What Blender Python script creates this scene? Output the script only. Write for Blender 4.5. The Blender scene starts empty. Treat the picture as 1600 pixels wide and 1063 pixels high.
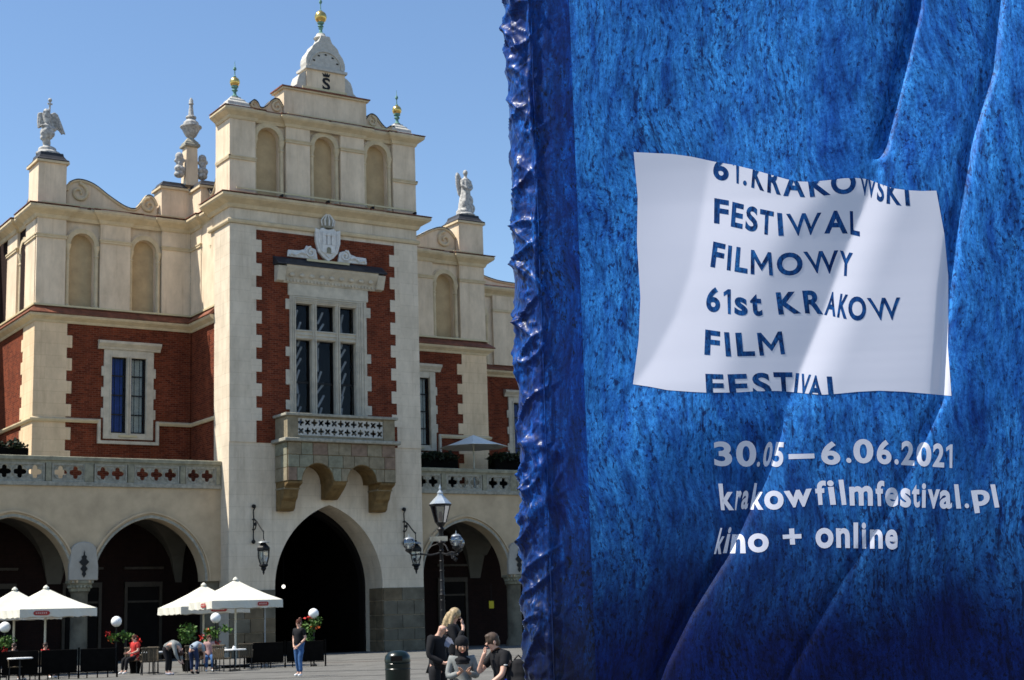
import bpy, bmesh, math, random
from mathutils import Vector, Matrix, noise
random.seed(7)
R = math.radians
PI = math.pi
sc = bpy.context.scene
COL = sc.collection

# ------------------------------------------------------------------ camera
CAM = Vector((-30.1126, -72.1918, 1.5))
CR = Vector((0.83877521, -0.54358828, -0.03111152))
CU = Vector((-0.07150763, -0.16662364, 0.98342423))
CF = Vector((0.5397618, 0.82264716, 0.17863049))
FPX = 2394.0                                     # focal length in photo pixels (1600 wide)
cd = bpy.data.cameras.new("camera"); cam = bpy.data.objects.new("camera", cd); COL.objects.link(cam)
cam.matrix_world = Matrix(((CR.x, CU.x, -CF.x, CAM.x), (CR.y, CU.y, -CF.y, CAM.y), (CR.z, CU.z, -CF.z, CAM.z), (0, 0, 0, 1)))
cd.sensor_width = 36; cd.lens = 36 * FPX / 1600
cd.clip_start = 0.1; cd.clip_end = 3000
cd.dof.use_dof = True; cd.dof.focus_distance = 4.0; cd.dof.aperture_fstop = 26
sc.camera = cam

# ------------------------------------------------------------------ light
SUN = Vector((-0.60, 0.25, 1.0)).normalized()     # towards the sun: left of the facade and a little behind it
w = bpy.data.worlds.new("World"); sc.world = w; w.use_nodes = True
nt = w.node_tree
for n in list(nt.nodes): nt.nodes.remove(n)
wo = nt.nodes.new("ShaderNodeOutputWorld"); bg = nt.nodes.new("ShaderNodeBackground"); sk = nt.nodes.new("ShaderNodeTexSky")
sk.sky_type = 'NISHITA'; sk.sun_disc = False
sk.sun_elevation = math.asin(SUN.z); sk.sun_rotation = math.atan2(SUN.x, SUN.y)
sk.air_density = 1.12; sk.dust_density = 0.0; sk.ozone_density = 5.0
bg.inputs["Strength"].default_value = 0.082
nt.links.new(sk.outputs[0], bg.inputs[0]); nt.links.new(bg.outputs[0], wo.inputs[0])
sd = bpy.data.lights.new("sun", 'SUN'); sd.energy = 4.1; sd.angle = R(0.5); sd.color = (1.0, 0.945, 0.85)
so = bpy.data.objects.new("sun", sd); COL.objects.link(so); so.location = (-40, 10, 60)
so.rotation_euler = SUN.to_track_quat('Z', 'Y').to_euler()
sc.view_settings.view_transform = 'Standard'; sc.view_settings.look = 'None'
sc.view_settings.exposure = 1.02; sc.view_settings.gamma = 1.0; sc.view_settings.use_curve_mapping = False
sc.cycles.max_bounces = 6; sc.cycles.diffuse_bounces = 3; sc.cycles.transparent_max_bounces = 8

def cam_ray(px, py):
    return CF * FPX + CR * (px - 800) - CU * (py - 531.5)
def on_ground(px, py, z=0.0):
    d = cam_ray(px, py); t = (z - CAM.z) / d.z; return CAM + d * t
def at_dist(px, dist):
    """ground point seen in column px, dist metres away"""
    py = 966
    d = cam_ray(px, py); d.z = 0; d.normalize(); p = CAM + d * dist; p.z = 0; return p

# ------------------------------------------------------------------ materials
MATS = {}
def mat(name, col, rough=0.8, var=0.12, scale=1.5, spec=0.3, metal=0.0, bump=0.0, bscale=20.0, col2=None, sheen=0, stretch=None):
    if name in MATS: return MATS[name]
    m = bpy.data.materials.new(name); m.use_nodes = True; t = m.node_tree; N = t.nodes; L = t.links
    b = N["Principled BSDF"]
    b.inputs["Roughness"].default_value = rough; b.inputs["Metallic"].default_value = metal
    b.inputs["Specular IOR Level"].default_value = spec
    tc = N.new("ShaderNodeTexCoord"); mp = N.new("ShaderNodeMapping"); L.new(tc.outputs["Object"], mp.inputs[0])
    if stretch: mp.inputs["Scale"].default_value = stretch
    n1 = N.new("ShaderNodeTexNoise"); n1.inputs["Scale"].default_value = scale; n1.inputs["Detail"].default_value = 6; n1.inputs["Roughness"].default_value = 0.65
    L.new(mp.outputs[0], n1.inputs[0])
    rp = N.new("ShaderNodeValToRGB")
    c2 = col2 or tuple(max(0, c * (1 - var * 2)) for c in col)
    rp.color_ramp.elements[0].position = 0.3; rp.color_ramp.elements[1].position = 0.7
    rp.color_ramp.elements[0].color = (*c2, 1); rp.color_ramp.elements[1].color = (*[min(1, c * (1 + var * 0.5)) for c in col], 1)
    L.new(n1.outputs[0], rp.inputs[0]); L.new(rp.outputs[0], b.inputs["Base Color"])
    if bump:
        n2 = N.new("ShaderNodeTexNoise"); n2.inputs["Scale"].default_value = bscale; n2.inputs["Detail"].default_value = 4
        L.new(mp.outputs[0], n2.inputs[0]); bp = N.new("ShaderNodeBump"); bp.inputs["Strength"].default_value = bump; bp.inputs["Distance"].default_value = 0.02
        L.new(n2.outputs[0], bp.inputs["Height"]); L.new(bp.outputs[0], b.inputs["Normal"])
    MATS[name] = m
    return m

def masonry(name, c1, c2, mortar, bw, rh, ms, bump=0.4, streak=0.25, flat=False, rain=0.16):
    """bricks or ashlar laid in courses on any axis-aligned wall"""
    m = bpy.data.materials.new(name); m.use_nodes = True; t = m.node_tree; N = t.nodes; L = t.links
    b = N["Principled BSDF"]; b.inputs["Roughness"].default_value = 0.88; b.inputs["Specular IOR Level"].default_value = 0.15
    tc = N.new("ShaderNodeTexCoord"); sx = N.new("ShaderNodeSeparateXYZ"); L.new(tc.outputs["Object"], sx.inputs[0])
    ad = N.new("ShaderNodeMath"); L.new(sx.outputs[0], ad.inputs[0]); L.new(sx.outputs[1], ad.inputs[1])
    cb = N.new("ShaderNodeCombineXYZ"); L.new(sx.outputs[0] if flat else ad.outputs[0], cb.inputs[0]); L.new(sx.outputs[1 if flat else 2], cb.inputs[1])
    br = N.new("ShaderNodeTexBrick"); L.new(cb.outputs[0], br.inputs[0])
    br.inputs["Color1"].default_value = (*c1, 1); br.inputs["Color2"].default_value = (*c2, 1); br.inputs["Mortar"].default_value = (*mortar, 1)
    br.inputs["Scale"].default_value = 1; br.inputs["Brick Width"].default_value = bw; br.inputs["Row Height"].default_value = rh
    br.inputs["Mortar Size"].default_value = ms; br.inputs["Mortar Smooth"].default_value = 0.2; br.inputs["Bias"].default_value = 0
    n1 = N.new("ShaderNodeTexNoise"); n1.inputs["Scale"].default_value = 1.1; n1.inputs["Detail"].default_value = 8; n1.inputs["Roughness"].default_value = 0.7
    mp = N.new("ShaderNodeMapping"); mp.inputs["Scale"].default_value = (1, 1, 0.45); L.new(tc.outputs["Object"], mp.inputs[0]); L.new(mp.outputs[0], n1.inputs[0])
    rp = N.new("ShaderNodeValToRGB"); rp.color_ramp.elements[0].position = 0.32; rp.color_ramp.elements[1].position = 0.68
    v = 1 - streak; rp.color_ramp.elements[0].color = (v, v * 0.98, v * 0.95, 1); rp.color_ramp.elements[1].color = (1.12, 1.1, 1.08, 1)
    L.new(n1.outputs[0], rp.inputs[0])
    mx = N.new("ShaderNodeMix"); mx.data_type = 'RGBA'; mx.blend_type = 'MULTIPLY'; mx.inputs[0].default_value = 1
    L.new(br.outputs[0], mx.inputs[6]); L.new(rp.outputs[0], mx.inputs[7])
    # rain streaks and grime
    m2 = N.new("ShaderNodeMapping"); m2.inputs["Scale"].default_value = (3.2, 3.2, 3.2 if flat else .16); L.new(tc.outputs["Object"], m2.inputs[0])
    n4 = N.new("ShaderNodeTexNoise"); n4.inputs["Scale"].default_value = 1.0; n4.inputs["Detail"].default_value = 6; n4.inputs["Roughness"].default_value = 0.75; L.new(m2.outputs[0], n4.inputs[0])
    r4 = N.new("ShaderNodeValToRGB"); r4.color_ramp.elements[0].position = 0.30; r4.color_ramp.elements[1].position = 0.48; q = 1 - rain; r4.color_ramp.elements[0].color = (q, q*.97, q*.93, 1); r4.color_ramp.elements[1].color = (1, 1, 1, 1); L.new(n4.outputs[0], r4.inputs[0])
    m4 = N.new("ShaderNodeMix"); m4.data_type = 'RGBA'; m4.blend_type = 'MULTIPLY'; m4.inputs[0].default_value = 1; L.new(mx.outputs[2], m4.inputs[6]); L.new(r4.outputs[0], m4.inputs[7]); L.new(m4.outputs[2], b.inputs["Base Color"])
    bp = N.new("ShaderNodeBump"); bp.inputs["Strength"].default_value = bump; bp.inputs["Distance"].default_value = 0.02
    iv = N.new("ShaderNodeMath"); iv.operation = 'SUBTRACT'; iv.inputs[0].default_value = 1; L.new(br.outputs["Fac"], iv.inputs[1])
    n3 = N.new("ShaderNodeTexNoise"); n3.inputs["Scale"].default_value = 12; L.new(tc.outputs["Object"], n3.inputs[0])
    a2 = N.new("ShaderNodeMath"); L.new(iv.outputs[0], a2.inputs[0]); L.new(n3.outputs[0], a2.inputs[1])
    L.new(a2.outputs[0], bp.inputs["Height"]); L.new(bp.outputs[0], b.inputs["Normal"])
    MATS[name] = m
    return m

STUCCO = masonry("grey_cream_ashlar", (.66, .575, .455), (.635, .55, .43), (.55, .47, .36), 2.4, 0.62, 0.012, 0.15, 0.20)
TAN = masonry("tan_stucco_ashlar", (.72, .555, .37), (.69, .525, .345), (.59, .445, .285), 2.4, 0.62, 0.012, 0.15, 0.20)
PLAIN = masonry("cream_stucco", (.73, .60, .445), (.70, .575, .425), (.71, .585, .435), 1.3, 0.9, 0.0, 0.15, 0.22)
OCHRE = mat("ochre_stucco", (.52, .38, .215), 0.9, 0.12, 1.3, 0.15, bump=0.2, bscale=9)
CORN = mat("cornice_plaster", (.63, .51, .33), 0.85, 0.12, 1.8, 0.2, bump=0.1)
GUTTER = mat("cream_painted_gutter", (.58, .50, .30), 0.5, 0.08, 3, 0.4)
BRICK = masonry("red_brick", (.215, .045, .018), (.105, .018, .008), (.19, .085, .05), 0.30, 0.105, 0.012, 0.5, 0.40)
WSTONE = mat("pale_window_stone", (.57, .51, .405), 0.85, 0.14, 2.2, 0.2, bump=0.3, bscale=14)
GSTONE = mat("grey_green_stone", (.30, .28, .20), 0.9, 0.22, 3.0, 0.2, bump=0.5, bscale=12)
GSTONE2 = mat("grey_carved_stone", (.36, .34, .275), 0.9, 0.22, 5.0, 0.2, bump=0.5, bscale=16)
SAND = mat("sandstone", (.27, .225, .15), 0.9, 0.2, 2.5, 0.2, bump=0.5, bscale=9)
SAND2 = mat("sandstone_reddish", (.25, .175, .125), 0.9, 0.2, 3, 0.2, bump=0.5, bscale=9)
SAND3 = mat("sandstone_greenish", (.25, .24, .17), 0.9, 0.2, 3, 0.2, bump=0.5, bscale=9)
SANDBR = mat("sandstone_brown", (.20, .13, .055), 0.9, 0.25, 3, 0.2, bump=0.5, bscale=9)
PLINTH = mat("plinth_stone", (.165, .145, .105), 0.9, 0.25, 1.4, 0.2, bump=0.6, bscale=6)
PLINTH2 = mat("plinth_stone_brown", (.17, .13, .08), 0.9, 0.25, 1.4, 0.2, bump=0.6, bscale=6)
STATUE = mat("weathered_statue_stone", (.52, .51, .48), 0.9, 0.32, 7, 0.2, bump=0.6, bscale=18, col2=(.17, .165, .16))
WHITEST = mat("white_carved_stone", (.52, .50, .45), 0.85, 0.12, 5, 0.2, bump=0.4, bscale=16)
DARKCAP = mat("dark_slate_sheet", (.035, .035, .04), 0.6, 0.3, 3, 0.4)
REDSH = mat("rusty_red_sheet", (.22, .075, .04), 0.6, 0.3, 2.5, 0.3)
COPPER = mat("verdigris_copper", (.16, .33, .27), 0.6, 0.3, 6, 0.3, col2=(.04, .11, .09))
GOLD = mat("gilded_metal", (.75, .52, .16), 0.28, 0.15, 5, 0.5, metal=0.9)
IRON = mat("black_iron", (.010, .010, .011), 0.5, 0.2, 8, 0.25)
DARK = mat("shade_black", (.012, .010, .009), 0.9, 0.2, 1, 0.1)  # near-black colour stands in for the shade in passage and openings
SHADEWALL = masonry("shaded_arcade_brick", (.022, .009, .007), (.016, .007, .006), (.018, .012, .010), .3, .105, .012)  # brick darkened so that the arcade's deep shade is in the colour
VAULT = mat("shaded_vault_plaster", (.13, .115, .09), 0.9, 0.12, 1.0, 0.15)  # cream plaster darkened: the vault's shade is put into its colour
ROOFM = mat("red_tile_roof", (.16, .06, .04), 0.8, 0.2, 3)
CANVAS = mat("cream_parasol_canvas", (.64, .615, .52), 0.8, 0.05, 2.0, 0.15)
POLE = mat("pale_pole_paint", (.62, .60, .50), 0.5, 0.08, 5, 0.4)
LOGO = mat("red_logo_print", (.38, .03, .025), 0.7, 0.1, 8)
WHITE = mat("white_enamel", (.78, .78, .76), 0.35, 0.03, 5, 0.5)
DWOOD = mat("dark_wood", (.004, .0035, .003), 0.9, 0.3, 5, 0.08)
RATTAN = mat("brown_rattan", (.10, .075, .045), 0.7, 0.25, 14, bump=0.5, bscale=60)
LEAF = mat("green_leaves", (.07, .15, .02), 0.6, 0.3, 9, 0.3)
LEAFD = mat("dark_leaves", (.016, .026, .011), 0.6, 0.3, 9, 0.2)
RED = mat("red_petals", (.55, .03, .02), 0.6, 0.2, 9)
ORANGE = mat("orange_petals", (.62, .12, .02), 0.6, 0.2, 9)

def glassmat(name, tint, mixf, rough=0.02, fk=1.0):
    m = bpy.data.materials.new(name); m.use_nodes = True; t = m.node_tree; N = t.nodes; L = t.links
    N.remove(N["Principled BSDF"]); out = N["Material Output"]
    tr = N.new("ShaderNodeBsdfTransparent"); tr.inputs[0].default_value = (*tint, 1)
    gl = N.new("ShaderNodeBsdfGlossy"); gl.inputs["Roughness"].default_value = rough; gl.inputs[0].default_value = (.9, .93, 1, 1)
    n = N.new("ShaderNodeTexNoise"); n.inputs["Scale"].default_value = 1.3; bp = N.new("ShaderNodeBump"); bp.inputs["Strength"].default_value = .25; bp.inputs["Distance"].default_value = .05
    tc = N.new("ShaderNodeTexCoord"); L.new(tc.outputs["Object"], n.inputs[0]); L.new(n.outputs[0], bp.inputs["Height"]); L.new(bp.outputs[0], gl.inputs["Normal"])
    fr = N.new("ShaderNodeFresnel"); fr.inputs[0].default_value = 1.45; mu = N.new("ShaderNodeMath"); mu.operation = 'MULTIPLY_ADD'; mu.inputs[1].default_value = fk; mu.inputs[2].default_value = mixf
    L.new(fr.outputs[0], mu.inputs[0])
    mx = N.new("ShaderNodeMixShader"); L.new(mu.outputs[0], mx.inputs[0]); L.new(tr.outputs[0], mx.inputs[1]); L.new(gl.outputs[0], mx.inputs[2]); L.new(mx.outputs[0], out.inputs[0])
    MATS[name] = m; return m
PANE = glassmat("window_glass", (.82, .84, .86), 0.0, fk=.22)
LGLASS = glassmat("lantern_glass", (.75, .78, .78), 0.10, 0.05)

# ------------------------------------------------------------------ mesh building
class M:
    def __init__(s, T=None): s.v = []; s.f = []; s.T = T
    def add(s, vs, fs):
        o = len(s.v)
        s.v += [tuple(s.T(p)) if s.T else tuple(p) for p in vs]
        s.f += [tuple(i + o for i in f) for f in fs]; return s
    def box(s, x0, x1, y0, y1, z0, z1):
        return s.add([(x0,y0,z0),(x1,y0,z0),(x1,y1,z0),(x0,y1,z0),(x0,y0,z1),(x1,y0,z1),(x1,y1,z1),(x0,y1,z1)],
                     [(0,1,2,3),(4,7,6,5),(0,4,5,1),(1,5,6,2),(2,6,7,3),(3,7,4,0)])
    def prism(s, poly, ax, a, b):
        n = len(poly)
        if ax == 'y': P = lambda u, v, t: (u, t, v)
        elif ax == 'x': P = lambda u, v, t: (t, u, v)
        else: P = lambda u, v, t: (u, v, t)
        vs = [P(u, v, a) for u, v in poly] + [P(u, v, b) for u, v in poly]
        fs = [tuple(range(n)), tuple(range(2*n-1, n-1, -1))] + [(i, (i+1) % n, (i+1) % n + n, i + n) for i in range(n)]
        return s.add(vs, fs)
    def lathe(s, prof, c=(0,0,0), seg=16, rot=0.0, sx=1, sy=1, cap=True):
        vs = []; fs = []; n = len(prof)
        for r, z in prof:
            for k in range(seg):
                a = rot + 2*PI*k/seg
                vs.append((c[0] + r*sx*math.cos(a), c[1] + r*sy*math.sin(a), c[2] + z))
        for i in range(n-1):
            for k in range(seg):
                a = i*seg+k; b = i*seg+(k+1) % seg
                fs.append((a, b, b+seg, a+seg))
        if cap: fs.append(tuple(range(seg-1, -1, -1))); fs.append(tuple((n-1)*seg+k for k in range(seg)))
        return s.add(vs, fs)
    def tube(s, path, r, seg=8, cap=True):
        pts = [Vector(p) for p in path]; n = len(pts); rs = r if isinstance(r, (list, tuple)) else [r]*n
        vs = []; fs = []; up = None
        for i, p in enumerate(pts):
            d = (pts[min(i+1, n-1)] - pts[max(i-1, 0)]).normalized()
            if up is None: up = Vector((0,0,1)) if abs(d.z) < .9 else Vector((1,0,0))
            a = d.cross(up).normalized(); b = a.cross(d).normalized(); up = b
            for k in range(seg):
                t = 2*PI*k/seg; vs.append(tuple(p + (a*math.cos(t) + b*math.sin(t))*rs[i]))
        for i in range(n-1):
            for k in range(seg):
                q = i*seg+k; w_ = i*seg+(k+1) % seg; fs.append((q, w_, w_+seg, q+seg))
        if cap: fs.append(tuple(range(seg-1, -1, -1))); fs.append(tuple((n-1)*seg+k for k in range(seg)))
        return s.add(vs, fs)
    def ball(s, c, r, seg=12, rings=8, sx=1, sy=1, sz=1):
        return s.lathe([(max(1e-4, r*math.sin(PI*i/rings)), -r*sz*math.cos(PI*i/rings)) for i in range(rings+1)], c, seg, 0, sx, sy)
    def sweep(s, prof, path, closed=False):
        """profile of (outward, z); outward is to the right of the path"""
        n = len(path); P = [Vector(p) for p in path]; vs = []; fs = []; m = len(prof)
        for i in range(n):
            def nr(a, b):
                d = (b - a).normalized(); return Vector((d.y, -d.x))
            if i == 0: o = nr(P[0], P[1])
            elif i == n-1: o = nr(P[-2], P[-1])
            else:
                a = nr(P[i-1], P[i]); b = nr(P[i], P[i+1]); o = (a + b); o = o / max(.2, o.dot(a))
            for q, z in prof: vs.append((P[i].x + o.x*q, P[i].y + o.y*q, z))
        for i in range(n-1):
            for k in range(m):
                a = i*m+k; b = i*m+(k+1) % m; fs.append((a, b, b+m, a+m))
        fs.append(tuple(range(m))); fs.append(tuple((n-1)*m+k for k in range(m-1, -1, -1)))
        return s.add(vs, fs)
    def build(s, name, m, parent=None, smooth=False, loc=None, bevel=0, fix=True, ang=35):
        me = bpy.data.meshes.new(name); me.from_pydata(s.v, [], s.f)
        if fix:
            bm = bmesh.new(); bm.from_mesh(me); bmesh.ops.recalc_face_normals(bm, faces=bm.faces); bm.to_mesh(me); bm.free()
        for mm in (m if isinstance(m, (list, tuple)) else [m]): me.materials.append(mm)
        o = bpy.data.objects.new(name, me); COL.objects.link(o)
        if parent: o.parent = parent
        if loc: o.location = loc
        if smooth:
            me.polygons.foreach_set('use_smooth', [True]*len(me.polygons))
            try: me.set_sharp_from_angle(angle=R(ang))
            except Exception: pass
        if bevel:
            b = o.modifiers.new('bevel', 'BEVEL'); b.width = bevel; b.segments = 1; b.limit_method = 'ANGLE'
        return o

def thing(name, label, cat, loc=(0,0,0), rz=0, group=None):
    o = bpy.data.objects.new(name, None); COL.objects.link(o); o.location = loc; o.rotation_euler = (0,0,rz)
    o.empty_display_size = 0.3
    o['label'] = label; o['category'] = cat
    if group: o['group'] = group
    return o
def tag(o, label, cat, group=None):
    o['label'] = label; o['category'] = cat
    if group: o['group'] = group
    return o
def struct(o, kind='structure'): o['kind'] = kind; return o
def dup(root, loc, rz, label, parent=None):
    def cp(o, par):
        c = o.copy(); COL.objects.link(c)
        if par: c.parent = par
        for ch in o.children: cp(ch, c)
        return c
    r = cp(root, None); r.location = loc; r.rotation_euler = (0,0,rz); r['label'] = label
    return r
def place_copy(o, parent, loc):
    c = o.copy(); COL.objects.link(c); c.parent = parent; c.location = loc; return c

def pointed(cx, zs, wd, h, n=14):
    """pointed arch from right springing over the apex to the left springing"""
    Rr = (wd*wd + h*h) / (2*wd); c = Rr - wd; pts = []
    amax = math.atan2(h, c) if c > 0 else PI/2
    for i in range(n+1):
        a = amax*i/n; pts.append((cx - c + Rr*math.cos(a), zs + Rr*math.sin(a)))
    pts[-1] = (cx, zs + h)
    return pts + [(2*cx - x, z) for x, z in reversed(pts[:-1])]
def rounda(cx, zs, r, n=20):
    return [(cx + r*math.cos(PI*i/n), zs + r*math.sin(PI*i/n)) for i in range(n+1)]
def ring_poly(outer, inner): return outer + list(reversed(inner))
def spiral(cx, cz, r0, turns, a0, sgn, n=40, k=0.86):
    return [(cx + r0*(1-k*i/n)*math.cos(a0 + sgn*2*PI*turns*i/n), cz + r0*(1-k*i/n)*math.sin(a0 + sgn*2*PI*turns*i/n)) for i in range(n+1)]
def holed(m, x0, x1, z0, z1, y0, y1, rf, n=48):
    """plate with a lobed hole in its middle"""
    cx, cz, hx, hz = (x0+x1)/2, (z0+z1)/2, (x1-x0)/2, (z1-z0)/2
    vs = []; fs = []
    for k in range(n):
        a = 2*PI*k/n + PI/4; c, s_ = math.cos(a), math.sin(a)
        q = min(hx/abs(c) if abs(c) > 1e-6 else 9e9, hz/abs(s_) if abs(s_) > 1e-6 else 9e9)
        if k % (n//4) == 0: o = (cx + hx*(1 if c > 0 else -1), cz + hz*(1 if s_ > 0 else -1))
        else: o = (cx + c*q, cz + s_*q)
        r = min(rf(a), q*0.93)
        vs += [(o[0], y0, o[1]), (cx + c*r, y0, cz + s_*r), (o[0], y1, o[1]), (cx + c*r, y1, cz + s_*r)]
    for k in range(n):
        a = 4*k; b = 4*((k+1) % n)
        fs += [(a, b, b+1, a+1), (a+2, a+3, b+3, b+2), (a+1, b+1, b+3, a+3), (a, a+2, b+2, b)]
    m.add(vs, fs)

# ------------------------------------------------------------------ ground
gm = masonry("square_paving", (.150, .148, .138), (.125, .124, .116), (.085, .083, .078), 0.9, 0.6, 0.014, 0.3, 0.22, flat=True, rain=.25)
g = M(); g.add([(-400,-400,0),(400,-400,0),(400,400,0),(-400,400,0)], [(0,1,2,3)])
struct(g.build("ground", gm, fix=False))
# bands of darker and warmer setts crossing the square
def band(p, q, wd, m_, z):
    p = Vector(p); q = Vector(q); n = (q-p).normalized(); s = Vector((-n.y, n.x))*wd/2
    b = M(); b.add([(*(p+s), z), (*(p-s), z), (*(q-s), z), (*(q+s), z)], [(0,1,2,3)]); return struct(b.build("paving_band", m_, fix=False))
bandm = mat("dark_setts", (.08, .078, .072), 0.9, 0.25, 0.8); bandr = mat("reddish_setts", (.125, .095, .08), 0.9, 0.2, 0.8)
for k, (a, b_, wd, mm) in enumerate([((600,1030),(830,1024),.5,bandm), ((430,1038),(600,1033),.45,bandr), ((600,1047),(830,1042),.6,bandm), ((470,1059),(600,1055),.35,bandm)]):
    A = on_ground(*a); B = on_ground(*b_); D = (B-A)*1.5; band((A-D).xy, (B+D).xy, wd, mm, 0.004)
# ================================================================== the hall
H = thing("historic_hall", "long cream and red brick Renaissance market hall with tall gabled centre block, arcades and balcony", "building")
Tf = lambda x0, y0: (lambda p: (x0 + p[0], y0 + p[1], p[2]))            # facade seen from the square
Tl = lambda x0, y0: (lambda p: (x0 + p[1], y0 - p[0], p[2]))            # side facing left, u runs towards the square
Tr = lambda x0, y0: (lambda p: (x0 - p[1], y0 + p[0], p[2]))            # side facing right

CX = 5.57
# --- main wall of the centre block with the big pointed door
def dooroutline(extra=0, n=16): return pointed(CX, 3.4, 3.08 + extra, 4.2 + extra, n)
def walled(T, x0, x1, y0, y1, z0, z1, a, b, c, d_):
    """wall with a rectangular opening a..b, c..d"""
    m_ = M(T); m_.box(x0, a, y0, y1, z0, z1); m_.box(b, x1, y0, y1, z0, z1); m_.box(a, b, y0, y1, z0, c); m_.box(a, b, y0, y1, d_, z1); return m_
poly = [(0, 0), (0, 10.72), (11.12, 10.72), (11.12, 0), (CX+3.08, 0)] + dooroutline() + [(CX-3.08, 0)]
M().prism(poly, 'y', 0.02, 2.0).build("wall", STUCCO, H)
walled(None, 0, 11.12, 0.02, 1.5, 10.72, 23.7, 3.6, 7.5, 11.0, 18.4).build("wall", STUCCO, H)
for bx in ((0, 1.2, 1.5, 2.0, 10.72, 23.7), (9.9, 11.12, 2.0, 14, 0, 10.72), (9.9, 11.12, 1.5, 14, 10.72, 23.7)): M().box(*bx).build("side_wall", STUCCO, H)
M().box(0.10, 1.2, 2.0, 5.9, 8.6, 18.1).build("brick_side_wall", BRICK, H)
M().box(0.10, 1.2, 2.01, 5.9, 0, 8.6).build("arcade_side_wall", SHADEWALL, H)
M().box(0.04, 1.0, 2.0, 5.38, 18.1, 23.3).build("upper_side_wall", PLAIN, H)
# brick panel and its toothed quoins
walled(None, 1.47, 9.66, -0.012, 0.05, 10.72, 21.9, 3.6, 7.5, 11.0, 18.4).build("brick_panel", BRICK, H)
z = 21.36; qs = []
def quoin_proto(wd, h, dep):
    q = M(); q.box(0, wd, -dep, 0.03, -h/2, h/2); o = q.build("quoin", STUCCO, H, bevel=0.012); return o
Q = quoin_proto(.62, .66, .035); first = True
z = 21.03
while z > 11:
    for x in (1.16, 9.35):
        if first: Q.location = (x, 0, z); first = False
        else: place_copy(Q, H, (x, 0, z))
    z -= 1.265
# corner strips a little proud of the brick
M().box(0.004, 1.47, -0.03, 0.05, 10.72, 22.1).build("corner_strip", STUCCO, H)
M().box(9.66, 11.116, -0.03, 0.05, 10.72, 22.1).build("corner_strip", STUCCO, H)
# string course, frieze and lower main cornice
prof = [(0, 22.12), (.10, 22.12), (.14, 22.2), (.14, 22.3), (.05, 22.36), (0, 22.36)]
pathR = [(0, 2.65), (0, 0.0), (11.12, 0.0), (11.12, 5.3)]
M().sweep(prof, pathR).build("string_course", CORN, H)
def cornice(z, h, out, path, name="cornice", m_=CORN):
    pr = [(0, z), (.06*out/.5, z), (.10*out/.5, z+.12*h), (.14*out/.5, z+.3*h), (.30*out/.5, z+.5*h), (.44*out/.5, z+.66*h), (.47*out/.5, z+.75*h), (.50*out/.5, z+.80*h), (.50*out/.5, z+h), (0, z+h+.1)]
    return M().sweep(pr, path).build(name, m_, H)
def sheet(z, out, path, rise=.2, th=.035, m_=REDSH):
    return M().sweep([(-.02, z+rise), (out, z), (out, z-th), (out-.03, z-th), (-.02, z+rise-th)], path).build("metal_flashing", m_, H)
cornice(22.95, .62, .62, pathR)
sheet(23.64, .66, pathR, .22)
def gutter_run(T, L, z, out, step=2.4, gap=.05, h=.09, u0=0):
    u = u0
    while u < L-.3:
        e = min(u+step, L)
        M(T).box(u+gap/2, e-gap/2, -out, -out+.05, z, z+h).build("gutter_board", GUTTER, H)
        M(T).box(e-.12, e-.02, -out-.03, -out+.3, z-.14, z-.01).build("gutter_bracket", IRON, H)
        u = e
gutter_run(Tf(0, 0), 11.0, 23.92, .28, 2.7, u0=.25)

# --- attic storeys with blind arches
def attic(T, L, pil, nich, z0, z1, zs, back=.60, strz=None, u0=0.0, ue=0.0, deep=.9):
    rad = [(b-a)/2 for a, b in nich]
    pol = [(u0, z0), (u0, z1), (L-ue, z1), (L-ue, z0)]
    for (a, b), r_ in sorted(zip(nich, rad), reverse=True):
        pol += [(b, z0)] + rounda((a+b)/2, zs, r_) + [(a, z0)]
    M(T).prism(pol, 'y', .27, back).build("attic_wall", PLAIN, H)
    M(T).box(u0, L-ue, back+.02, back+deep, z0, z1).build("attic_core", PLAIN, H)
    for i, (a, b) in enumerate(pil):
        o = M(T).box(a, b, 0, .26, z0, z1).build("pilaster", PLAIN, H)
        zz = strz if not isinstance(strz, (list, tuple)) else strz[i]
        if zz: M(T).box(a-.03, b+.03, -.07, .13, zz-.17, zz).build("capital_band", CORN, o)
        if zz: M(T).box(a-.07, b+.07, -.10, .13, zz-.05, zz+.02).build("capital_cap", CORN, o)
    for (a, b), r_ in zip(nich, rad):
        c = (a+b)/2
        M(T).box(a-.05, b+.05, back-.004, back+.015, z0, zs+r_+.05).build("niche_panel", OCHRE, H)
        M(T).prism(ring_poly(rounda(c, zs, r_+.24), rounda(c, zs, r_-.01)), 'y', .10, .27).build("arch_moulding", CORN, H)
        M(T).prism(ring_poly(rounda(c, zs, r_+.30), rounda(c, zs, r_+.241)), 'y', .17, .27).build("arch_fillet", PLAIN, H)
        for x in (a-.13, b+.13):
            o = M(T).lathe([(.17, 0), (.17, .1), (.115, .16), (.11, zs-z0-.62), (.14, zs-z0-.60), (.14, zs-z0-.54), (.11, zs-z0-.5), (.12, zs-z0-.36), (.19, zs-z0-.10), (.19, zs-z0-.02), (.2, zs-z0)], (x, .20, z0), 12).build("half_column", CORN, H, smooth=True)
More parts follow.
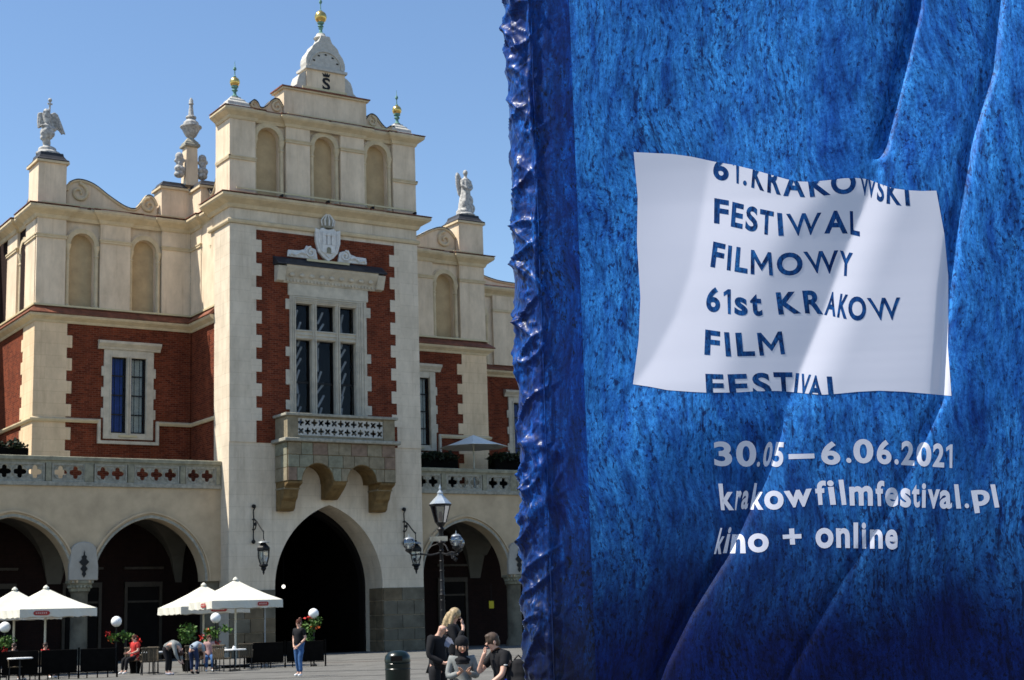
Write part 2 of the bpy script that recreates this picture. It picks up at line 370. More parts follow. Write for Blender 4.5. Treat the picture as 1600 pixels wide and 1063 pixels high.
# centre block attic
attic(Tf(0, 0), 11.12, [(0, 1.45), (3.22, 4.62), (6.46, 7.9), (9.7, 11.12)], [(1.60, 2.9), (4.93, 6.17), (8.12, 9.42)], 23.85, 28.0, 26.97, strz=[25.75, 27.08, 27.08, 25.75], deep=1.3)
for a_, b_ in ((-.004, .3), (10.82, 11.124)): M().box(a_, b_, .265, 1.75, 23.85, 27.99).build("attic_side", PLAIN, H)
M().sweep([(0, 25.58), (.07, 25.58), (.1, 25.7), (.1, 25.77), (0, 25.77)], [(0, 1.75), (0, 0), (.02, 0)]).build("capital_band", CORN, H)
M().sweep([(0, 25.58), (.07, 25.58), (.1, 25.7), (.1, 25.77), (0, 25.77)], [(11.1, 0), (11.12, 0), (11.12, 1.75)]).build("capital_band", CORN, H)
pc = [(0, 1.75), (0, 0), (1.45, 0), (1.45, .17), (3.22, .17), (3.22, 0), (7.9, 0), (7.9, .17), (9.7, .17), (9.7, 0), (11.12, 0), (11.12, 1.75)]
cornice(27.78, .52, .42, pc); sheet(28.37, .46, pc, .16)
gutter_run(Tf(0, 0), 10.0, 28.5, .05, 2.6, u0=3.3)
M().box(.02, 11.1, .3, 1.7, 28.2, 28.42).build("attic_top", PLAIN, H)

# --- stepped gable of the centre block
gb = M().prism([(3.22, 28.4), (3.22, 30.0), (8.2, 30.0), (8.2, 28.4)], 'y', .25, 1.5).build("gable_block", PLAIN, H)
M().box(3.10, 8.32, .13, 1.62, 30.0, 30.09).build("gable_coping", CORN, H)
M().box(3.04, 8.38, .07, 1.68, 30.09, 30.16).build("metal_flashing", REDSH, H)
M().box(4.3, 7.0, .18, .24, 30.22, 30.34).build("gutter_board", GUTTER, H)
tb = M(); tb.box(4.62, 6.95, .35, 1.35, 30.16, 31.5); tower = tb.build("gable_drum", PLAIN, H)
M().box(4.52, 7.05, .22, 1.45, 31.42, 31.56).build("drum_cornice", WHITEST, H)
def ogee_side(s):
    cx = 5.785
    pts = [(1.18, 30.16), (2.05, 30.16), (1.95, 30.28), (1.72, 30.45), (1.66, 30.75), (1.55, 31.05), (1.3, 31.25), (1.18, 31.3)]
    return [(cx + s*a, b) for a, b in pts]
for s in (-1, 1): M().prism(ogee_side(s), 'y', .42, 1.3).build("gable_volute", WHITEST, H)
oz = [(1.14, 31.56), (1.19, 31.8), (1.17, 32.07), (1.04, 32.38), (.88, 32.58), (.82, 32.66), (.76, 32.82), (.58, 33.0), (.42, 33.12), (.34, 33.28), (.26, 33.5)]
M().prism([(5.785+a, b) for a, b in oz] + [(5.785-a, b) for a, b in reversed(oz)], 'y', .36, 1.1).build("gable_crown", WHITEST, H)
M().prism(ring_poly(rounda(5.785, 31.62, 1.02), rounda(5.785, 31.62, .93)), 'y', .30, .37).build("arch_moulding", WHITEST, H)
for a in (25, 57, 90, 123, 155):
    M().box(-.06, .06, .33, .37, -.035, .035).build("vent_slot", DARK, H, loc=(5.785 + .78*math.cos(R(a)), 0, 31.68 + .72*math.sin(R(a))))
# the letter S under a small crown
def glyph_mesh(ch, bold=0.0):
    c = bpy.data.curves.new("t", 'FONT'); c.body = ch; c.size = 1; c.offset = bold; c.resolution_u = 5; c.fill_mode = 'FRONT'
    o = bpy.data.objects.new("t", c); COL.objects.link(o)
    dg = bpy.context.evaluated_depsgraph_get(); me = bpy.data.meshes.new_from_object(o.evaluated_get(dg))
    vs = [tuple(v.co) for v in me.vertices]; fs = [tuple(p.vertices) for p in me.polygons]
    bpy.data.objects.remove(o); bpy.data.curves.remove(c); bpy.data.meshes.remove(me)
    return vs, fs
def flat_letter(ch, x0, x1, z0, z1, y, bold=.02, th=.02):
    vs, fs = glyph_mesh(ch, bold); xs = [v[0] for v in vs]; zs = [v[1] for v in vs]
    P = [(x0 + (v[0]-min(xs))/(max(xs)-min(xs))*(x1-x0), y, z0 + (v[1]-min(zs))/(max(zs)-min(zs))*(z1-z0)) for v in vs]
    mm = M(); mm.add(P, fs); return mm
flat_letter("S", 5.56, 6.04, 30.36, 31.08, .335, .03).build("letter_s", IRON, H)
cr = M(); cr.prism([(5.62, 31.12), (5.98, 31.12), (6.04, 31.34), (5.92, 31.24), (5.87, 31.36), (5.8, 31.25), (5.73, 31.36), (5.68, 31.24), (5.56, 31.34)], 'y', .325, .345); cr.build("crown_emblem", IRON, H)
def finial(c, s, ballr, gold_top=True, square=True):
    f = thing_part("finial", H)
    return f
def finial_top(c, stem, ballz, br, tip, name="finial"):
    o = M().lathe([(.16, 0), (.2, .06), (.1, .14), (.08, .3), (.13, .38), (.07, .46), (.06, stem-.32), (.17, stem-.22), (.1, stem-.12), (.19, stem-.05), (.19, stem+.05), (.12, stem+.1)], c, 12).build(name, COPPER, H, smooth=True)
    M().ball((c[0], c[1], c[2]+ballz), br, 16, 12, sz=1.05).build("gilded_ball", GOLD, o, smooth=True)
    M().lathe([(.06, 0), (.09, .05), (.03, .12), (.025, tip*.4), (.09, tip*.48), (.09, tip*.56), (.02, tip*.66), (.008, tip)], (c[0], c[1], c[2]+ballz+br*.95), 8).build("spike", COPPER, o, smooth=True)
    return o
M().lathe([(.36, 0), (.42, .05), (.36, .12), (.28, .2), (.24, .32)], (5.72, .8, 33.42), 16).build("finial_base", WHITEST, H, smooth=True)
finial_top((5.72, .8, 33.7), .72, 1.05, .34, 1.1)
for cx, s in ((.62, 1), (10.45, 1)):
    M().lathe([(.95, 0), (.95, .22), (.88, .26), (.86, .42), (.66, .52), (.62, .62), (.40, .72), (.38, .80), (.18, .84)], (cx, .85, 28.42), 4, PI/4, 1, .95).build("corner_pedestal", WHITEST, H, bevel=.02)
    finial_top((cx, .8, 29.22), .62, .86, .27, .95)

# --- scrolls on the parapets
def scroll_wall(T, top, y0, y1, sp, rim=.09, thick_m=PLAIN):
    """top: upper outline (u,z) left to right; filled down to base; sp: spiral reliefs"""
    base = sp['base']; pol = [(top[0][0], base)] + top + [(top[-1][0], base)]
    M(T).prism(pol, 'y', y0, y1).build("scroll_wall", thick_m, H)
    M(T).tube([(u, y0-.02, z_) for u, z_ in top], rim, 8).build("scroll_rim", CORN, H, smooth=True)
    M(T).sweep([(0,0),(0,0.001)], [(0,0),(1,0)]) if False else None
    M(T).prism([(u, z_+.02) for u, z_ in top] + [(u, z_+.09) for u, z_ in reversed(top)], 'y', y0-.1, y1+.1).build("metal_flashing", DARKCAP, H)
    for (cx, cz, r0, t, a0, sg) in sp['v']:
        M(T).tube([(u, y0-.05, z_) for u, z_ in spiral(cx, cz, r0, t, a0, sg)], [rim*1.2*(1-.4*i/40) for i in range(41)], 8).build("volute", CORN, H, smooth=True)
def curve_pts(a, n=10):
    """Catmull-Rom through the points"""
    P = [a[0]] + a + [a[-1]]; out = []
    for i in range(1, len(P)-2):
        p0, p1, p2, p3 = [Vector(p) for p in P[i-1:i+3]]
        for k in range(n):
            t = k/n; out.append(tuple(.5*((2*p1) + (p2-p0)*t + (2*p0-5*p1+4*p2-p3)*t*t + (3*p1-p0-3*p2+p3)*t**3)))
    out.append(tuple(a[-1])); return out
YW = 5.4                                              # front plane of the wings
scroll_wall(Tf(0, YW), curve_pts([(-6.72, 24.45), (-6.55, 24.88), (-6.05, 25.08), (-5.3, 24.92), (-4.4, 24.35), (-3.6, 23.92), (-3.05, 23.84), (-2.72, 24.15), (-2.35, 24.66), (-2.0, 24.6), (-1.78, 24.2)]), .45, .8,
            {'base': 23.5, 'v': [(-6.08, 24.38), (-2.27, 24.15)] and [(-6.08, 24.40, .52, 1.35, PI*.5, -1), (-2.25, 24.16, .42, 1.35, PI*.5, 1)]})
scroll_wall(Tf(0, YW), curve_pts([(12.2, 23.9), (13.3, 23.98), (14.3, 24.2), (15.3, 24.72), (16.1, 25.0), (16.75, 24.88), (17.12, 24.5)]), .45, .8,
            {'base': 23.5, 'v': [(16.4, 24.3, .5, 1.35, PI*.5, 1)]})
# centre block scrolls beside the gable
scroll_wall(Tf(0, .3), curve_pts([(1.25, 28.75), (1.5, 29.05), (1.75, 28.95), (1.9, 28.7), (2.2, 28.8), (2.6, 29.25), (2.95, 29.32), (3.2, 29.0)]), .1, .5,
            {'base': 28.42, 'v': [(2.86, 28.93, .3, 1.3, PI*.5, 1), (1.52, 28.82, .17, 1.1, PI*.5, 1)]}, rim=.06)
scroll_wall(Tf(0, .3), curve_pts([(8.22, 29.0), (8.5, 29.36), (8.85, 29.3), (9.2, 28.92), (9.5, 28.7), (9.75, 28.85), (10.0, 28.85), (10.1, 28.65)]), .1, .5,
            {'base': 28.42, 'v': [(8.62, 29.0, .3, 1.3, PI*.5, -1), (9.82, 28.72, .15, 1.1, PI*.5, -1)]}, rim=.06)
# side parapets running back
scroll_wall(Tl(-8.35, 12.5), curve_pts([(1.0, 23.9), (2.4, 23.95), (3.6, 24.2), (4.6, 24.8), (5.3, 25.3), (5.6, 25.4)]), .45, .8, {'base': 23.5, 'v': []})
scroll_wall(Tl(0, 5.4), curve_pts([(1.5, 24.9), (1.9, 24.55), (2.3, 24.75), (2.75, 25.5), (2.95, 26.6)]), .45, .8, {'base': 23.5, 'v': []}, rim=.07)

# --- wings: attic zone
attic(Tf(-8.35, YW), 8.35, [(0, 1.51), (3.35, 4.97), (6.73, 8.34)], [(1.79, 3.07), (5.12+.05, 6.40+.05)], 18.1, 22.85, 21.5, strz=21.86, u0=.5)
attic(Tl(-8.35, 12.5), 6.94, [(5.04, 6.94), (1.5, 3.4)], [(3.68, 4.78)], 18.1, 22.85, 21.5, strz=21.86)
attic(Tl(0, 5.4), 2.8, [(0, 1.48)], [(1.62, 2.6)], 18.1, 22.85, 21.5, strz=21.86, deep=.1)
attic(Tf(11.12, YW), 7.78, [(2.4, 4.13), (6.01, 7.78)], [(4.42, 5.68)], 18.1, 22.85, 21.5, strz=21.86, ue=.5)
attic(Tr(18.9, 5.56), 6.9, [(0, 1.5), (3.6, 5.4)], [(2.0, 3.2)], 18.1, 22.85, 21.5, strz=21.86)
pw = [(-8.35, 13.0), (-8.35, 9.1+1.9), (-8.2, 11.0), (-8.2, 9.1), (-8.35, 9.1), (-8.35, 9.1)]
def dedupe(p):
    o = [p[0]]
    for q in p[1:]:
        if (Vector(q)-Vector(o[-1])).length > 1e-4: o.append(q)
    return o
d = .15
pw = dedupe([(-8.35, 12.5), (-8.35, 11.0), (-8.35, 9.1), (-8.35+d, 9.1), (-8.35+d, 7.46), (-8.35, 7.46), (-8.35, 5.4), (-6.84, 5.4), (-6.84, 5.4+d), (-5.0, 5.4+d), (-5.0, 5.4), (-3.38, 5.4), (-3.38, 5.4+d), (-1.62, 5.4+d), (-1.62, 5.4), (0.0, 5.4), (0.0, 3.92), (d, 3.92), (d, 2.66)])
cornice(22.72, .6, .5, pw); sheet(23.4, .54, pw, .16)
pw2 = dedupe([(11.12, 5.4+d), (13.5, 5.4+d), (13.5, 5.4), (15.25, 5.4), (15.25, 5.4+d), (17.13, 5.4+d), (17.13, 5.4), (18.9, 5.4), (18.9, 7.0), (18.9-d, 7.0), (18.9-d, 12.5)])
cornice(22.72, .6, .5, pw2); sheet(23.4, .54, pw2, .16)
gutter_run(Tf(-8.35, YW), 8.1, 23.52, .05, 2.6, u0=.2); gutter_run(Tf(11.12, YW), 7.7, 23.52, .05, 2.6, u0=3.0)
# lower cornice with its red tiled slope and gutter
pl_ = [(-8.35, 12.5), (-8.35, 5.4), (0.1, 5.4), (0.1, 2.0)]
pr_ = [(11.12, 5.4), (18.9, 5.4), (18.9, 12.0)]
for p in (pl_, pr_):
    cornice(17.22, .40, .36, p); M().sweep([(0, 17.62), (.42, 17.64), (.42, 17.68), (0, 18.06)], p).build("cornice_roof", REDSH, H)
    M().sweep([(0, 18.07), (.12, 18.07), (.12, 18.16), (0, 18.16)], p).build("gutter_ledge", GUTTER, H)
# brick storey
def brick_storey(T, L, piers, z0=8.6, z1=17.25, teeth=(), d=.9, hole=None):
    (walled(T, 0, L, .03, d, z0, z1, *hole) if hole else M(T).box(0, L, .03, d, z0, z1)).build("brick_wall", BRICK, H)
    for a, b in piers: M(T).box(a, b, -.01, .05, z0, z1).build("corner_strip", TAN, H)
    for a, b in teeth:
        zz = 16.28
        while zz > z0 + .3:
            M(T).box(a, b, -.016, .05, zz-.32, zz+.32).build("quoin", TAN, H, bevel=.01); zz -= 1.195
brick_storey(Tf(-8.35, YW), 8.4, [(0, 1.67)], teeth=[(1.4, 1.95)], hole=(8.35-3.38-1.0, 8.35-3.38+1.0, 11.5, 15.7))
brick_storey(Tl(-8.35, 12.5), 7.1, [(5.05, 7.1)], teeth=[(4.75, 5.2)])
brick_storey(Tf(11.12, YW), 7.78, [(6.02, 7.78)], teeth=[(5.68, 6.2)], hole=(13.9-11.12-1.0, 13.9-11.12+1.0, 11.5, 15.7))
brick_storey(Tr(18.9, 5.45), 6.6, [(0, 1.8)], teeth=[(1.6, 2.1)])
# mid string course broken round the window sills
sp = [(0, 12.08), (.10, 12.08), (.16, 12.18), (.16, 12.24), (0, 12.32)]
def strc(path): M().sweep(sp, path).build("string_course", CORN, H)
strc([(-8.35, 12.5), (-8.35, 5.4), (-4.99, 5.4)]); strc([(-1.75, 5.4), (0.1, 5.4), (0.1, 2.0)])
strc([(15.5, 5.4), (18.9, 5.4), (18.9, 12.0)])
def win_two(T, c, label=None, blinds=((.025,.07,.36), (.70,.70,.58)), w=2.68):
    """paired narrow lights in a stone frame; c = centre"""
    f = M(T)
    xo0, xo1 = c - w/2, c + w/2; lt = [(c-.93, c-.13), (c+.13, c+.93)]
    zt, zb = 15.62, 11.62
    f.box(xo0, lt[0][0], -.07, .10, 11.3, 16.0); f.box(lt[1][1], xo1, -.07, .10, 11.3, 16.0)
    f.box(lt[0][0], lt[1][1], -.07, .10, zt, 16.0); f.box(lt[0][0], lt[1][1], -.07, .10, 11.3, zb)
    f.box(c-.13, c+.13, -.05, .10, zb, zt)
    o = f.build("window_frame", WSTONE, H, bevel=.015)
    for k, a in enumerate(lt):
        M(T).box(a[0]-.09, a[0]-.03, -.11, -.06, zb-.1, zt+.1).build("frame_moulding", WSTONE, o)
        M(T).box(a[1]+.03, a[1]+.09, -.11, -.06, zb-.1, zt+.1).build("frame_moulding", WSTONE, o)
    M(T).prism([(-.07, 16.0), (-.12, 16.02), (-.16, 16.12), (-.34, 16.3), (-.36, 16.42), (-.02, 16.50), (-.02, 16.0)], 'x', xo0-.34, xo1+.34).build("window_hood", WSTONE, o)
    for zz in (12.4, 13.5, 14.6):
        for s in (xo0-.12, xo1-.10): M(T).box(s, s+.22, -.05, .04, zz, zz+.5).build("frame_quoin", WSTONE, o, bevel=.01)
    for q in range(2):
        a0, a1 = lt[q]
        g_ = M(T).box(a0, a1, .20, .21, zb, zt).build("pane", PANE, o)
        b = M(T)
        for zz in (zb+.02, 12.58, 13.6, 14.62, zt-.06): b.box(a0, a1, .15, .195, zz, zz+.07)
        for xx in (a0, a1-.06): b.box(xx, xx+.06, .15, .194, zb, zt)
        b.build("glazing_bars", IRON, o)
        bm_ = mat("blue_blind" if q == 0 else "pale_blind", blinds[q], .8, .15, 4)
        n = 5
        for k in range(n):
            x0 = a0 + .03 + (a1-a0-.1)*k/n
            M(T).box(x0, x0+(a1-a0)/n*.72, .34 + .05*(k % 2), .37 + .05*(k % 2), zb, zt).build("blind_strip", bm_ if k > 0 or q == 0 else mat("blue_blind", blinds[0]), o)
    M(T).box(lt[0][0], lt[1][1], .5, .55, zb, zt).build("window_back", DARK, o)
    M(T).box(c-.55, c+.45, -.13, -.05, 11.42, 11.52).build("sill_board", GUTTER, o)
    s_ = M(T); s_.box(c-1.64, c-1.49, -.13, .03, 11.18, 12.3); s_.box(c+1.49, c+1.64, -.13, .03, 11.18, 12.3); s_.box(c-1.64, c+1.64, -.135, .03, 11.04, 11.2)
    s_.build("sill_moulding", WSTONE, o)
win_two(Tf(0, YW), -3.38)
win_two(Tf(0, YW), 13.9, blinds=((.02,.02,.02), (.04,.04,.04)))

# --- hidden bodies that close the hall
b = M(); b.box(-8.2, 0.3, 6.7, 18, 8.6, 22.9); b.box(10.9, 18.5, 6.7, 12.6, 8.6, 22.9); b.box(.4, 10.8, 2.0, 14, 9.5, 28.0 - 4.4); b.build("inner_body", SHADEWALL, H)
b = M(); b.box(-8.2, .1, 5.9, 12.6, 23.0, 23.5); b.box(11, 18.8, 5.9, 12.6, 23.0, 23.5); b.box(.1, 11, 1.7, 14, 23.5, 23.8); b.build("flat_roof", DARKCAP, H)
# main range behind, set back
def main_range(x0, x1, YM=12.5):
    if x1 > 20: walled(None, x0, x1, YM, YM+1, 0, 18.1, 25.3, 27.3, 11.5, 15.7).build("rear_brick_wall", BRICK, H)
    else: M().box(x0, x1, YM, YM+1, 0, 18.1).build("rear_brick_wall", BRICK, H)
    M().box(x0, x1, YM+.05, 24, 18.1, 22.9).build("rear_attic_wall", PLAIN, H)
    cornice(22.72, .6, .5, [(x0, YM), (x1, YM)]); sheet(23.4, .54, [(x0, YM), (x1, YM)], .16)
    cornice(17.3, .40, .36, [(x0, YM), (x1, YM)]); M().sweep([(0, 17.70), (.42, 17.72), (.42, 17.76), (0, 18.1)], [(x0, YM), (x1, YM)]).build("cornice_roof", REDSH, H)
    M().box(x0, x1, YM+.5, 24, 22.9, 23.4).build("flat_roof", DARKCAP, H)
main_range(-34, -8.0, 17.5); main_range(18.5, 44)
for a, b_ in ((19.4, 20.8), (23.9, 25.6), (28.4, 30.1), (33, 34.6)):
    o = M().box(a, b_, 12.35, 12.56, 18.1, 22.8).build("pilaster", PLAIN, H); M().box(a-.03, b_+.03, 12.28, 12.5, 21.7, 21.87).build("capital_band", CORN, o)
for a in (22.7, 27.0, 31.5):
    M().prism([(a-.62, 18.12), (a+.62, 18.12)] + rounda(a, 21.4, .62), 'y', 12.52, 12.549).build("niche_panel", OCHRE, H)
    M().prism(ring_poly(rounda(a, 21.4, .88), rounda(a, 21.4, .61)), 'y', 12.43, 12.55).build("arch_moulding", CORN, H)
    for x in (a-.75, a+.75): M().lathe([(.17, 0), (.11, .16), (.11, 2.7), (.13, 2.75), (.19, 3.2), (.2, 3.3)], (x, 12.53, 18.1), 12).build("half_column", CORN, H, smooth=True)
scroll_wall(Tf(0, 12.5), curve_pts([(18.95, 25.6), (19.8, 25.4), (21.2, 24.9), (22.8, 24.3), (24.4, 23.9), (26, 23.8)]), .2, .7, {'base': 23.4, 'v': []})
win_two(Tf(0, 12.47), 26.3, blinds=((.10,.15,.25), (.25,.25,.22)))
# main tiled roof far behind (seen only from beside)
b = M(); b.prism([(13.2, 23.3), (20.5, 24.3), (27.8, 23.3)], 'x', -34, 44); b.build("tiled_roof", ROOFM, H)

# --- pedestals on the parapet
def pedestal(x0, x1, y0, y1, z1, capm=DARKCAP, cap=.5):
    o = M().box(x0, x1, y0, y1, 23.5, z1).build("pedestal", PLAIN, H)
    cx, cy = (x0+x1)/2, (y0+y1)/2; wx, wy = (x1-x0)/2, (y1-y0)/2
    M().box(x0-.12, x1+.12, y0-.12, y1+.12, z1, z1+.12).build("pedestal_cornice", CORN, o)
    M().lathe([(1.414*1.12, 0), (1.414*1.14, .06), (1.414*.98, .16), (1.414*.84, .34), (1.414*.80, cap)], (cx, cy, z1+.12), 4, PI/4, wx, wy).build("pedestal_cap", capm, o)
    return o
pedestal(-8.35, -6.88, YW, YW+1.75, 25.72); pedestal(17.17, 18.9, YW, YW+1.75, 25.4)
pedestal(-1.67, -.3, YW+.02, YW+1.2, 25.12, cap=.25)
M().box(-.3, -.02, YW+.06, YW+1.0, 23.5, 25.3).build("pedestal_side", PLAIN, H)
pedestal(-.02, 1.0, 3.92, YW+.3, 25.0, cap=.2)
# obelisk with urn at the inner corner
ob = M().lathe([(.52, 0), (.44, 2.2)], (.05, 5.75, 25.5), 4, PI/4).build("urn_pier", PLAIN, H)
M().lathe([(.5, 0), (.62, .05), (.62, .18), (.52, .24), (.52, .30), (.36, .42), (.2, .6)], (.05, 5.75, 27.7), 4, PI/4).build("urn_base", GSTONE2, ob)
M().lathe([(.16, 0), (.17, .12), (.3, .22), (.42, .45), (.50, .62), (.60, .72), (.60, .78), (.44, .84), (.42, 1.0), (.30, 1.12), (.22, 1.2), (.30, 1.28), (.28, 1.36), (.16, 1.42), (.11, 1.9), (.10, 2.05), (.15, 2.1), (.11, 2.2), (.12, 2.3), (.05, 2.45)], (.1, 5.75, 28.2), 16).build("urn", STATUE, ob, smooth=True)

def blob(name, parts, m_, parent, vox=.05, loc=None):
    """ellipsoids (c, r, (sx,sy,sz)) and tubes fused into one carved mass"""
    mm = M()
    for p in parts:
        if len(p) == 3 and not isinstance(p[1], list): mm.ball(p[0], p[1], 10, 8, *p[2])
        else: mm.tube(p[0], p[1], 7)
    o = mm.build(name, m_, parent, smooth=True, loc=loc)
    r = o.modifiers.new('remesh', 'REMESH'); r.mode = 'VOXEL'; r.voxel_size = vox; r.use_smooth_shade = True
    return o
for x in (-.62, .72):
    blob("carved_herm", [((0,0,1.15), .24, (1,.9,1.1)), ((.02,0,.75), .2, (1,1,1.3)), ((-.12,-.1,.45), .2, (1,1,.9)), ((.08,-.1,.4), .22, (1,1,1)), ((0,0,.15), .3, (1,1,.7)), ((-.2,0,.9), .1, (1,1,1)), ((.2,-.05,.95), .12, (1,1,1)), ((0,-.14,1.1), .09, (1,1,1))], STATUE, H, .045, (x, 5.6, 25.95 if x < 0 else 26.0))

# --- the great window above the balcony
WZ0, WZ1 = 12.3, 18.17
gw = M(); lights = [(3.69, 4.62), (4.91, 6.0), (6.29, 7.21)]
gw.box(3.35, 3.69, -.10, .35, 10.9, 18.55); gw.box(7.21, 7.85, -.10, .35, 10.9, 18.55)
gw.box(4.62, 4.91, -.06, .35, 10.9, 18.17); gw.box(6.0, 6.29, -.06, .35, 10.9, 18.17)
gw.box(3.69, 7.21, -.10, .35, 18.17, 18.55); gw.box(3.69, 7.21, -.05, .35, 16.25, 16.76); gw.box(3.69, 7.21, -.05, .35, 10.9, 11.4)
GW = gw.build("great_window", WSTONE, H, bevel=.015)
for x in (3.42, 3.52, 3.62, 4.70, 4.83, 6.08, 6.21, 7.29, 7.40, 7.52, 7.70):
    M().tube([(x, -.10 if 3.7 < x < 7.2 else -.13, 11.3), (x, -.10 if 3.7 < x < 7.2 else -.13, 18.5)], .035, 6).build("mullion_moulding", WSTONE, GW, smooth=True)
for z_ in (18.27, 18.36, 18.47): M().tube([(3.5, -.13, z_), (7.6, -.13, z_)], .03, 6).build("mullion_moulding", WSTONE, GW, smooth=True)
for z_ in (16.32, 16.5, 16.70): M().tube([(3.69, -.08, z_), (7.21, -.08, z_)], .035, 6).build("mullion_moulding", WSTONE, GW, smooth=True)
for k, (zz, hh) in enumerate(((18.35, .55), (15.8, .5), (14.6, .8), (13.0, .5), (12.0, 1.0))):
    M().box(3.12, 3.36, -.06, .03, zz-hh, zz).build("frame_quoin", WSTONE, GW, bevel=.01)
    M().box(7.84, 8.12, -.06, .03, zz-hh-.1, zz-.1).build("frame_quoin", WSTONE, GW, bevel=.01)
curt = mat("pale_curtain", (.75, .73, .70), .9, .2, 3)
for i, (a, b_) in enumerate(lights):
    M().box(a, b_, .30, .31, 16.76, 18.17).build("pane", PANE, GW); M().box(a, b_, .30, .31, 11.4, 16.25).build("pane", PANE, GW)
    bb = M(); bb.box(a, a+.05, .25, .295, 11.4, 18.17); bb.box(b_-.05, b_, .25, .295, 11.4, 18.17); bb.box(a, b_, .25, .294, 13.95, 14.05); bb.build("glazing_bars", IRON, GW)
    # draped curtain inside
    cv = M(); n = 10
    for j in range(n):
        z0 = 11.5 + j*.64; off = .5 + .1*math.sin(j*1.3 + i)
        cv.tube([(a+.1 + .25*abs(math.sin(j*.7+i)), off, z0), (a+.25 + .4*abs(math.cos(j*.5+i*2)), off+.05, z0+.64)], .06, 6)
    cv.build("curtain", curt, GW, smooth=True)
M().box(3.5, 7.4, .9, .95, 11, 18.3).build("window_back", DARK, GW)
# lintel, hood and its carving
M().box(3.25, 7.95, -.12, .05, 18.55, 19.2).build("lintel", WSTONE, GW, bevel=.015)
hd = M().prism([(.02, 19.2), (-.15, 19.2), (-.20, 19.35), (-.24, 19.5), (-.42, 19.72), (-.60, 19.95), (-.64, 20.08), (.02, 20.16)], 'x', 2.95, 8.35).build("window_hood", WSTONE, H)
for x0, x1 in ((2.5, 2.95), (8.35, 8.8)): M().prism([(.02, 19.2), (-.35, 19.25), (-.62, 19.98), (.02, 20.1)], 'x', x0, x1).build("hood_console", WSTONE, hd, bevel=.02)
for k in range(9):
    x = 3.35 + k*.58; M().ball((x, -.36, 19.60), .13, 10, 6, 1.25, .8, .9).build("hood_rosette", WSTONE, hd, smooth=True)
for k in range(26): M().box(3.1+k*.2, 3.2+k*.2, -.25, -.18, 19.26, 19.38).build("hood_dentil", WSTONE, hd)
M().prism([(.03, 20.62), (-.70, 20.12), (-.70, 20.06), (.03, 20.12)], 'x', 2.42, 8.86).build("hood_roof", DARKCAP, hd)
M().box(4.25, 6.75, -.32, -.26, 20.44, 20.56).build("gutter_board", GUTTER, hd)
CREST = mat('crest_stone', (.72, .70, .66), .85, .12, 5, .2, bump=.4, bscale=16)
# city arms
AR = M().prism([(4.80, 22.35), (4.82, 21.6), (4.98, 21.05), (5.25, 20.75), (5.55, 20.55), (5.85, 20.75), (6.12, 21.05), (6.28, 21.6), (6.30, 22.35), (6.05, 22.25), (5.9, 22.4), (5.55, 22.3), (5.2, 22.4), (5.05, 22.25)], 'y', -.22, -.02).build("coat_of_arms", CREST, H, bevel=.03)
M().tube([(5.02, -.24, 22.2), (5.0, -.24, 21.6), (5.15, -.24, 21.1), (5.55, -.24, 20.78), (5.95, -.24, 21.1), (6.1, -.24, 21.6), (6.08, -.24, 22.2)], .045, 6).build("shield_rim", CREST, AR, smooth=True)
ct = M(); ct.box(5.17, 5.93, -.29, -.2, 21.0, 21.45)
for x in (5.2, 5.46, 5.72): ct.box(x, x+.18, -.31, -.2, 21.45, 21.95); ct.box(x-.03, x+.21, -.33, -.2, 21.95, 22.1)
ct.build("castle_relief", CREST, AR, bevel=.01)
M().prism([(5.42, 21.0), (5.68, 21.0)] + rounda(5.55, 21.2, .13, 8), 'y', -.30, -.291).build("castle_gate", GSTONE, AR)
crn = M().lathe([(.34, 0), (.36, .1), (.30, .14), (.40, .35), (.38, .5), (.24, .66), (.08, .74), (.1, .8), (.04, .9), (.01, 1.0)], (5.55, -.14, 22.4), 12, 0, 1, .5).build("crown", GSTONE2, AR, smooth=True)
for k in range(5): M().tube([(5.55+.36*math.cos(PI*(.1+.2*k)), -.14-.2*math.sin(PI*(.1+.2*k)), 22.5), (5.55+.42*math.cos(PI*(.1+.2*k)), -.14-.24*math.sin(PI*(.1+.2*k)), 22.8), (5.55+.1*math.cos(PI*(.1+.2*k)), -.2, 23.15)], .04, 6).build("crown_arch", CREST, crn, smooth=True)
for s in (-1, 1):
    cx = 5.55
    pts = [(cx+s*.6, 20.6), (cx+s*.7, 21.15), (cx+s*1.25, 21.32), (cx+s*1.35, 21.1), (cx+s*1.7, 21.0), (cx+s*2.3, 20.98), (cx+s*2.35, 20.62)]
    sv = M().prism(pts, 'y', -.16, -.03).build("scroll_plate", CREST, AR, bevel=.02)
    M().tube([(u, -.20, z_) for u, z_ in spiral(cx+s*1.02, 20.95, .30, 1.5, PI*.5, -s)], .06, 6).build("volute", CREST, sv, smooth=True)
    M().tube([(cx+s*1.3, -.17, 20.85), (cx+s*1.6, -.18, 20.9), (cx+s*1.9, -.17, 20.72), (cx+s*2.2, -.17, 20.82), (cx+s*2.25, -.17, 20.68)], .08, 6).build("acanthus", CREST, sv, smooth=True)

